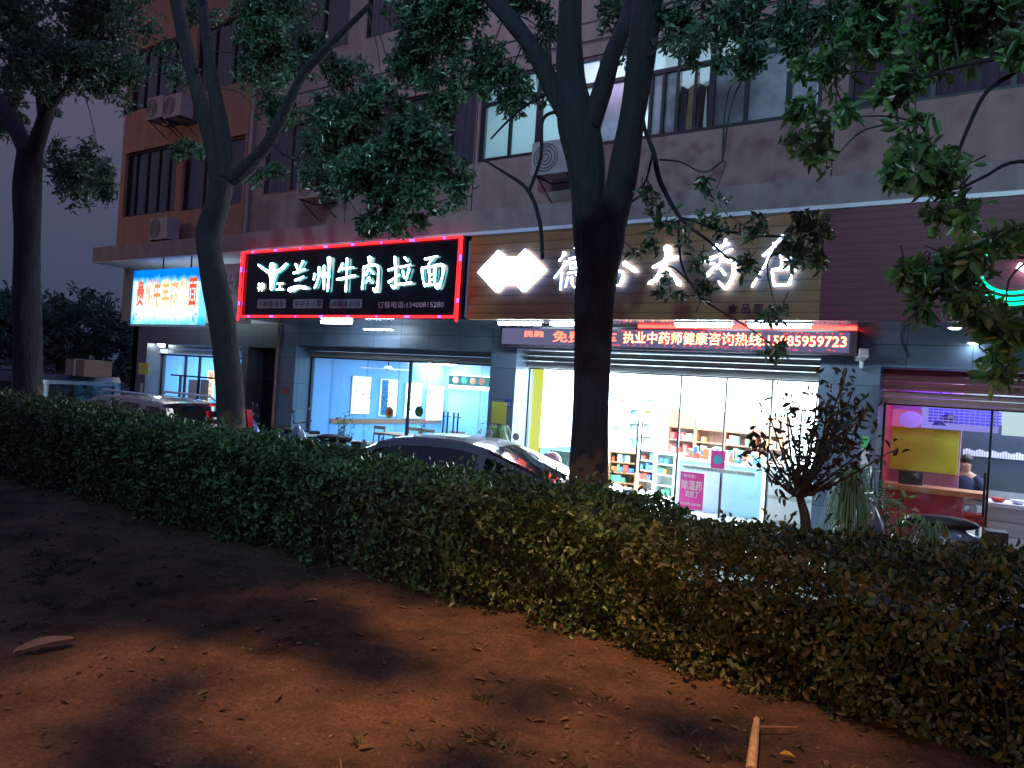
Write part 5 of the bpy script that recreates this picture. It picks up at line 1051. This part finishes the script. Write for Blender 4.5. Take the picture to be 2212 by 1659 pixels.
# T4, only its foliage hangs in at the right
tree('street_tree', 'nearest street tree on the right, only its hanging leafy branches in view', 5.0,
     [[(3300, 1500, 110), (3330, 900, 100), (3300, 400, 110), (3200, 0, 100)], [(3250, 250, 60), (2900, 60, 40), (2600, 20, 30), (2300, 60, 20), (2150, 125, 12), (2060, 145, 8), (1990, 170, 5)], [(2300, 60, 14), (2200, 150, 11), (2130, 200, 9), (2085, 290, 8), (2060, 360, 6)], [(3000, 500, 30), (2500, 450, 16), (2230, 350, 9), (2120, 385, 7), (2040, 430, 5)], [(1960, 195, 5), (1965, 245, 5), (1995, 280, 4), (2000, 330, 4)], [(3100, 800, 20), (2500, 620, 12), (2260, 560, 8), (2120, 560, 6)]],
     [(1830, 50, 2212, 150, .3, .9), (1700, 100, 1800, 190, .2, .6), (1780, -40, 1990, 110, .2, 1.1), (1950, -40, 2212, 100, 0, 1.3), (1780, 90, 1900, 190, .1, .9), (1880, 90, 2000, 220, 0, 1), (2100, 40, 2260, 130, -.2, 1), (1690, 214, 1840, 290, -.1, .8), (1730, 270, 1830, 360, -.1, .7), (1900, 260, 2010, 330, -.2, .6), (1893, 340, 2050, 420, -.4, 1.2), (1960, 300, 2170, 400, -.4, 1.1), (2000, 380, 2150, 465, -.5, .8),
      (1945, 500, 2100, 600, -.5, 1.2), (2020, 540, 2180, 660, -.5, 1.2), (1965, 600, 2010, 690, -.5, .8), (2050, 620, 2180, 705, -.5, .9), (2110, 470, 2260, 560, -.4, .8), (2120, 640, 2260, 760, -.5, .9), (2115, 720, 2230, 830, -.5, 1.0)],
     .115, m_leafn, high=[((1.5, 4.8, 6.6), (2.2, 2, 1), 240)])
tk0 = thing('street_tree', 'tree behind the camera whose crown shades the soil', 'tree', (0, 0, 0), 'street trees standing behind the hedge')
LP = Vector((-1.6, .9, 8.5)); B0 = []  # unseen crown, its clumps set along the lamp's rays to dapple the soil
for gx_, gy_, gr, nn_ in ((-2.5, 1.55, .40, 26), (-2.2, 1.3, .3, 20), (-3.05, 2.65, .28, 16), (-2.6, 2.75, .3, 16), (-3.1, 1.9, .16, 8), (-1.5, 2.2, .18, 8), (-1.1, 3.3, .22, 10), (-3.6, 3.3, .5, 30), (-3.9, 2.6, .5, 26), (-.5, 2.6, .5, 26), (-.8, 4.1, .5, 26), (-3.0, 4.4, .6, 22), (-1.9, 3.0, .15, 6), (-1.2, 4.6, .6, 20)):
    p = LP.lerp(Vector((gx_, gy_, .67)), .45); B0.append((tuple(p), (gr*.45, gr*.45, .25), nn_))
C, D, Nn, Ls, Ws, tw = foliage(B0+[((-1, -3.6, 6.2), (1.4, 1, .7), 60)], .13); leaves_np(C, D, Nn, Ls, Ws, 'crown', m_leaf, tk0)
tb = MB(); tb.tube([(-.6, -4.6, .5), (-.7, -4.3, 3), (-.8, -3.8, 5), (-1, -3.3, 6.6)], [.2, .17, .13, .07], 12)
for p, r_, n_2 in B0: tb.tube(smooth_line([(-.8, -3.8, 5), (p[0]*.5-.4, -1.8, 5.6), p], 4), [.03, .028, .025, .022, .02, .016, .012, .008, .005], 5, cap=False)
tb.build('trunk', m_bark, tk0, True)
# small tree before the pharmacy
def small_tree():
    Y = 5.0; th = thing('small_tree', 'small reddish leaved tree standing out against the pharmacy light', 'tree'); tb = MB(); tips = []
    base = P3(1742, 1150, Y); fork = P3(1728, 1075, Y); tb.tube([base, P3(1738, 1110, Y), fork], [.035, .03, .024], 8)
    tgt = [(1625, 985), (1640, 930), (1655, 880), (1700, 900), (1690, 850), (1735, 850), (1760, 900), (1790, 860), (1800, 930), (1830, 800), (1840, 850), (1860, 900), (1840, 950), (1880, 960), (1690, 960), (1740, 950), (1825, 815), (1660, 1010), (1850, 1000), (1770, 820), (1925, 975)]
    for (x, y) in tgt:
        e1 = P3(x, y, Y+random.uniform(-.35, .35)); m1 = fork.lerp(e1, .45)+Vector((random.uniform(-.05, .05), random.uniform(-.05, .05), -.03)); q = smooth_line([tuple(fork), tuple(m1), tuple(e1)], 5)
        tb.tube(q, [.014-.011*i/(len(q)-1) for i in range(len(q))], 5, cap=False); 
        for k in range(3, len(q)): tips.append((Vector(q[k]), (Vector(q[k])-Vector(q[k-1])).normalized()))
    tb.build('trunk', m_twig, th); C = []; D = []; Nn = []; Ls = []; Ws = []
    for p, d in tips:
        for k in range(3):
            l = random.uniform(.035, .07); C.append(p+Vector(rand_dirs(1)[0])*.06); D.append(np.array(d)*.5+rand_dirs(1)[0]); Nn.append(rand_dirs(1)[0]); Ls.append(l); Ws.append(l*.42)
    for (x, y, r_, n) in ((1815, 930, .16, 70), (1835, 900, .14, 40), (1800, 960, .16, 40), (1650, 960, .12, 16)):
        c = P3(x, y, Y)
        for k in range(n): l = random.uniform(.05, .09); C.append(c+Vector(rng.normal(size=3)*r_*.6)); D.append(rand_dirs(1)[0]); Nn.append(rand_dirs(1)[0]); Ls.append(l); Ws.append(l*.42)
    leaves_np(C, D, Nn, Ls, Ws, 'crown', m_redleaf, th)
small_tree()
# hedge -------------------------------------------------
prof_px = [(-120, 838), (0, 850), (150, 868), (300, 893), (450, 922), (600, 945), (750, 972), (900, 1000), (1050, 1022), (1200, 1045), (1350, 1062), (1430, 1078), (1462, 1100)]
prof_px2 = [(1478, 1122), (1600, 1128), (1700, 1136), (1800, 1148), (1900, 1160), (2000, 1170), (2120, 1180), (2212, 1188), (2320, 1200)]
HB = 4.65
def hedge(name, label, prof, m, x_end0, x_end1, yf=3.85, lsz=.042):
    pr = [P(x, y, HB) for x, y in prof]; xs = [p[0] for p in pr]; zs = [p[1]-.03 for p in pr]
    def top(x): return float(np.interp(x, xs, zs))
    th = thing(name, label, 'hedge'); x0, x1 = x_end0, x_end1; n = int((x1-x0)/.12); core = MB(); rows = []
    for i in range(n+1):
        x = x0+(x1-x0)*i/n; zt = top(x)-.075+.02*math.sin(x*9)+.015*math.sin(x*23)
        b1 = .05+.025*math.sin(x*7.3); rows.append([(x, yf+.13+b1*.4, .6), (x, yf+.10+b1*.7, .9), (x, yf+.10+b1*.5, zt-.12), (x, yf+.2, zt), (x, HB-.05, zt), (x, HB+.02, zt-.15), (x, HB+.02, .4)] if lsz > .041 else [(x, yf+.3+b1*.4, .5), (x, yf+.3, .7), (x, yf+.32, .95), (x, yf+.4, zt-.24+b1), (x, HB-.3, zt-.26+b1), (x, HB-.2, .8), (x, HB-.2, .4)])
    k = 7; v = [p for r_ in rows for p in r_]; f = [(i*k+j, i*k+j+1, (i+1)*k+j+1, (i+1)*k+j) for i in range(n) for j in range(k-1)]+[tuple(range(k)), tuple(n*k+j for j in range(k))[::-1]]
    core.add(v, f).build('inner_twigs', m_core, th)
    C = []; D = []; Nn = []; L = []
    x = x0
    def dens(x): dist = math.hypot(x, 4); return (2700 if lsz > .041 else 4200)*min(1.25, max(.5, (4.5/dist)**1.0))
    N = 0
    step = .1
    while x < x1:
        d = dens(x+.05); zt = top(x+.05); sz = lsz*(1 if abs(x) < 5 else 1.25)*(1)
        for (area_, kind) in (((zt-.66), 'f'), (.85, 't'), ((zt-.66)*.5, 'b')):
            m_ = int(d*step*area_*(.7 if kind == 'b' else 1))
            u1 = rng.random(m_); xx = x+rng.random(m_)*step
            lump = .035*np.sin(xx*8.1)+.03*np.sin(xx*19+2)
            if kind == 'f': zz_ = .66+u1*(zt-.66); yy = yf+.06-lump+rng.normal(size=m_)*.035+.05*np.sin(zz_*17+xx*6); nrm = np.tile([0, -1, .35], (m_, 1))
            elif kind == 't': yy = yf+.05+u1*.85; zz_ = zt+rng.normal(size=m_)*.022+.018*np.sin(xx*11+yy*9)-.06*np.clip((yf+.2-yy)/.2, 0, 1); nrm = np.tile([0, -.2, 1], (m_, 1))
            else: zz_ = zt-u1*(zt-.66)*.6; yy = HB+.1+rng.normal(size=m_)*.03; nrm = np.tile([0, 1, .3], (m_, 1))
            C.append(np.stack([xx, yy, zz_], 1)); nn2 = nrm+rng.normal(size=(m_, 3))*.65; dd = rng.normal(size=(m_, 3))+np.array([0, -.4, .35]); Nn.append(nn2); D.append(dd); L.append(sz*rng.uniform(.6, 1.35, m_))
        x += step
    # end caps
    for xe in (x0, x1):
        m_ = 700; zt = top(xe); C.append(np.stack([xe+rng.normal(size=m_)*.04, yf+.05+rng.random(m_)*.85, .66+rng.random(m_)*(zt-.64)], 1)); Nn.append(np.tile([1 if xe == x1 else -1, 0, .3], (m_, 1))+rng.normal(size=(m_, 3))*.6); D.append(rng.normal(size=(m_, 3))); L.append(lsz*rng.uniform(.6, 1.3, m_))
    # stray shoots on top
    m_ = int((x1-x0)*110); xx = x0+rng.random(m_)*(x1-x0); zt = np.interp(xx, xs, zs); C.append(np.stack([xx, yf+.1+rng.random(m_)*.8, zt+.01+rng.random(m_)**2.5*.12], 1)); Nn.append(rng.normal(size=(m_, 3))); D.append(rng.normal(size=(m_, 3))*.6+np.array([0, 0, .9])); L.append(lsz*rng.uniform(.7, 1.5, m_))
    C = np.concatenate(C); D = np.concatenate(D); Nn = np.concatenate(Nn); L = np.concatenate(L)
    tag(leaves_np(C, D, Nn, L, L*rng.uniform(.5, .65, len(L)), 'foliage', m, th), kind='stuff')
    st = MB()
    for k in range(int((x1-x0)*9)):
        x = random.uniform(x0, x1); y = yf+random.uniform(.0, .3); st.tube([(x, y+.06, verge_z(x, y)-.03), (x+random.uniform(-.06, .06), y, .85), (x+random.uniform(-.12, .12), y-.02, 1.1)], [.008, .006, .003], 5, cap=False)
    tag(st.build('stems', m_twig, th), kind='stuff'); return th
XG0 = P(1468, 1100, HB)[0]
hedge('clipped_hedge', 'long clipped green hedge running from the left edge to the big trunk', prof_px, m_hleaf, -17.5, XG0)
hedge('untrimmed_hedge', 'lower brownish green hedge on the right, nearest the camera', prof_px2, m_hleaf2, XG0+.06, .6, yf=3.72, lsz=.040)
# tufted plants and potted plants by the shops
def fountain(px, py, Y, r_, n, label, z=.1):
    X, Z = P(px, py, Y); th = thing('fountain_plant', label, 'plant', (X, Y, z), 'tufted plants in pots by the shopfronts'); H = Z-z
    C = MB()
    for k in range(n):
        a = random.uniform(0, 6.28); l = r_*random.uniform(.6, 1.15); hh = H*random.uniform(.75, 1.1); s = .012
        p = [(0, 0, H*.35), (l*.35*math.cos(a), l*.35*math.sin(a), hh), (l*.8*math.cos(a), l*.8*math.sin(a), hh*.85), (l*1.1*math.cos(a), l*1.1*math.sin(a), hh*.45)]
        q = smooth_line(p, 3); v = []; sx_, sy_ = -math.sin(a)*s, math.cos(a)*s
        for i, u in enumerate(q): w2 = 1-i/(len(q)-1)*.85; v += [(u[0]+sx_*w2, u[1]+sy_*w2, u[2]), (u[0]-sx_*w2, u[1]-sy_*w2, u[2])]
        C.add(v, [(2*i, 2*i+1, 2*i+3, 2*i+2) for i in range(len(q)-1)])
    C.build('blades', m_blade, th); MB().tube([(0, 0, 0), (0, 0, H*.4), (0, 0, H*.4-.02)], [r_*.3, r_*.42, r_*.36], 18).build('pot', m_terra, th)
fountain(1838, 1030, 9.2, .27, 170, 'drooping pale green tuft right of the small tree'); fountain(1072, 935, 10.2, .34, 170, 'tufted grass plant by the pillar between noodle shop and pharmacy')
fountain(2010, 1140, 8.8, .32, 80, 'light green ferny tuft below the snack shop window')
def potted(px, py, Y, r_, n, label, m=None, leaf=.07, z=.1):
    X, Z = P(px, py, Y); th = thing('potted_plant', label, 'plant', (X, Y, z), 'leafy potted plants by the shopfronts'); H = Z-z
    MB().tube([(0, 0, 0), (0, 0, .3), (0, 0, .29)], [.13, .18, .15], 16).build('pot', m_terra, th)
    st = MB(); C = []; D = []; Nn = []; Ls = []
    for k in range(n//12+3):
        a = random.uniform(0, 6.28); e1 = Vector((r_*math.cos(a)*random.uniform(.2, 1), r_*math.sin(a)*random.uniform(.2, 1), H*random.uniform(.6, 1.1))); st.tube([(0, 0, .28), tuple(e1*.5+Vector((0, 0, .1))), tuple(e1)], [.008, .006, .003], 5, cap=False)
        for j in range(14): q = random.uniform(.45, 1.05); C.append(e1*q+Vector(rng.normal(size=3)*.03)); D.append(rand_dirs(1)[0]+np.array([0, 0, .3])); Nn.append(rand_dirs(1)[0]+np.array([0, 0, .6])); Ls.append(leaf*random.uniform(.6, 1.3))
    st.build('stems', m_twig, th); leaves_np(C, D, Nn, Ls, np.array(Ls)*.45, 'leaves', m or m_leafn, th)
potted(748, 905, 11.5, .28, 90, 'leafy potted plant before the left pane of the noodle shop'); potted(1035, 925, 11.3, .2, 60, 'low potted plant by the noodle shop door'); potted(905, 925, 11.8, .2, 60, 'small potted plant right of the dark mullion')
potted(1905, 1015, 11.2, .22, 80, 'dark leafy plant at the left edge of the snack shop', m_leaf, .08); potted(1960, 1095, 9.0, .3, 90, 'fern like plant above the dark scooter', m_leafn, .09); potted(1880, 1075, 10.6, .12, 40, 'narrow pale leaved plant by the snack shop frame', m_blade, .08)
wch = thing('slatted_chair', 'dark chair with curved slats between the tuft and the snack shop', 'chair', (P(1868, 1100, 9.9)[0], 9.9, .1), rz=R(-15))
MB().rbox((0, 0, .42), (.45, .42, .04)).build('seat', m_bluep, wch)
for x in (-.2, .2):
    for y in (-.18, .18): MB().tube([(x, y, 0), (x, y, .42)], .018, 6).build('leg', m_bluep, wch)
bk = MB()
for k in range(6): x = -.2+.08*k; bk.tube([(x, -.2, .44), (x, -.24, .7), (x, -.2, .92-.02*abs(k-2.5))], .013, 6)
bk.tube([(-.22, -.2, .88), (0, -.21, .95), (.22, -.2, .88)], .018, 6); bk.build('backrest', m_bluep, wch)

# ------------------------------------------------------------------ ground litter
C = []; D = []; Nn = []; L = []
for k in range(1500):
    x = random.uniform(-9, 1.5); y = random.uniform(1.3, 4.0); C.append((x, y, verge_z(x, y)+.006)); a = random.uniform(0, 6.28); D.append((math.cos(a), math.sin(a), random.uniform(-.1, .3))); Nn.append((random.uniform(-.4, .4), random.uniform(-.4, .4), 1)); L.append(random.uniform(.012, .045) if random.random() < .93 else random.uniform(.05, .08))
tag(leaves_np(C, D, Nn, L, np.array(L)*.5, 'leaf_litter', leafmat('dry_leaf', [(.05, .035, .018), (.10, .06, .03), (.17, .11, .05), (.04, .028, .016)], .8, .1)), 'scattered small dry leaves on the bare soil', 'leaf litter', kind='stuff')
C = []; D = []; Nn = []; L = []
for k in range(220):
    if random.random() < .5: px, py = random.gauss(110, 60), random.gauss(1245, 45)
    else: px, py = random.gauss(1250, 420), random.gauss(1600, 60)
    if random.random() < .75: continue
    x0_, y0_ = PZ(px, py, .67)
    for j in range(9): C.append((x0_+random.gauss(0, .02), y0_+random.gauss(0, .02), verge_z(x0_, y0_)-.004)); a = random.uniform(0, 6.28); D.append((math.cos(a)*.7, math.sin(a)*.7, random.uniform(.3, 1))); Nn.append((0, 0, 1)); L.append(random.uniform(.03, .08))
tag(leaves_np(C, D, Nn, L, np.array(L)*.14, 'grass', leafmat('dull_grass', [(.05, .06, .02), (.09, .09, .03), (.12, .09, .04)], .7, .2)), 'sparse low weeds and grass on the bare soil', 'grass', kind='stuff')
peb = MB()
for k in range(1100):
    x = random.uniform(-6, 1.2); y = random.uniform(1.6, 3.9); s = .0025+.010*random.random()**3; peb.ell((x, y, verge_z(x, y)+s*.3), (s*1.3, s, s*.7), 6, 4)
tag(peb.build('pebbles', mat('soil_clod', (.10, .065, .04), .95, vary=.5, scale=30)), 'small clods and pebbles strewn on the bare soil', 'pebbles', kind='stuff')
a = Vector((*PZ(30, 1415, .69), .695)); c = Vector((*PZ(160, 1388, .69), .70)); pl = thing('palm_sheath', 'pale dry bark strip lying on the soil at the left edge', 'bark strip')
q = [a.lerp(c, k/8)+Vector((0, 0, .02*math.sin(k/8*3.14))) for k in range(9)]; sd_ = (c-a).cross(Vector((0, 0, 1))).normalized(); pm = MB(); v = []
for k, p in enumerate(q): w_ = .045*math.sin(.25+k/8*2.6); v += [tuple(p+sd_*w_+Vector((0, 0, .012))), tuple(p), tuple(p-sd_*w_+Vector((0, 0, .015)))]
pm.add(v, [(3*i+j, 3*i+j+1, 3*i+j+4, 3*i+j+3) for i in range(8) for j in (0, 1)]); pm.build('strip', mat('dry_bark', (.2, .13, .08), .8, vary=.2, scale=30), pl, True)
b0 = Vector((*PZ(1622, 1665, .68), .68)); b1 = Vector((*PZ(1634, 1562, .70), .715))
tag(MB().tube([b0, b0.lerp(b1, .5)+Vector((0, 0, .01)), b1], [.020, .018, .013], 10).build('wooden_stick', mat('pale_wood', (.5, .35, .16), .7, vary=.25, scale=40)), 'pale thick stick lying on the soil at the bottom edge', 'stick')
b1 = Vector((*PZ(1640, 1580, .68), .70)); b2 = Vector((*PZ(1722, 1576, .68), .69)); tag(MB().tube([b1, b2], [.005, .003], 6).build('twig', m_woodp), 'thin twig lying beside the pale stick', 'twig')
yl = Vector((*PZ(1683, 1637, .68), .695)); leaves_np([yl], [(1, .4, .1)], [(0, 0, 1)], [.06], [.035], 'fallen_leaf', leafmat('yellow_leaf', [(.5, .35, .04), (.5, .35, .04)], .6)); tag(bpy.data.objects['fallen_leaf'], 'single yellow leaf right of the pale stick', 'leaf')
yl = Vector((*PZ(655, 1310, .68), .70)); o = leaves_np([yl], [(1, .4, .5)], [(0, 0, 1)], [.10], [.045], 'fallen_leaf', m_woodp); tag(o, 'curled brown leaf lying before the hedge', 'leaf')

# ------------------------------------------------------------------ far left backdrop
def bush(x, y, z, rx, rz_, n, label, name='distant_tree'):
    th = thing(name, label, 'tree', (0, 0, 0), 'dark trees beyond the parked cars'); B = []
    for k in range(9): a = random.uniform(0, 6.28); B.append(((x+rx*.6*math.cos(a), y+rx*.6*math.sin(a), z*random.uniform(.35, .95)), (rx*.5, rx*.5, rz_*.5), n//9))
    Cc, Dd, Nn_, Ls_, Ws_, tw = foliage(B, .42, 6); leaves_np(Cc, Dd, Nn_, Ls_, Ws_, 'crown', m_leaf, th); MB().tube([(x, y, 0), (x, y, z*.8)], [.2, .1], 8).build('trunk', m_bark, th)
for k, (px, Y, rx, zt) in enumerate(((-60, 16, 3, 4.4), (40, 17, 3.2, 5.2), (130, 19, 3.4, 5.6), (215, 22, 3.6, 5.2), (262, 26, 3, 4.2), (-20, 26, 4, 6.8), (100, 30, 5, 7.5))):
    X = P(px, 760, Y)[0]; bush(X, Y, zt, rx, 2.6, 420, 'dark leafy tree beyond the parked cars, %s' % ['leftmost and nearest', 'just right of the first trunk', 'behind the van roof', 'left of the blue sign', 'closest to the building end', 'tall one far behind on the left', 'tallest one far behind'][k])
fb = thing('distant_building', 'dim apartment block far away at the left edge', 'building'); X = P(20, 640, 70)[0]
MB().box(X-9, X+5, 70, 78, 0, 13).build('wall', mat('dim_wall', (.12, .12, .15), .9), fb)
for i in range(5):
    for j in range(3): MB().box(X-7+i*2.4, X-6+i*2.4, 69.95, 69.995, 4+j*3, 5.4+j*3).build('window', m_darkglass, fb)

sc.view_settings.view_transform = 'Standard'; sc.view_settings.look = 'None'; sc.view_settings.exposure = .35; sc.view_settings.gamma = 1
sc.cycles.use_denoising = True
sc.cycles.max_bounces = 6; sc.cycles.diffuse_bounces = 3; sc.cycles.glossy_bounces = 3; sc.cycles.transparent_max_bounces = 12; sc.cycles.sample_clamp_indirect = 4
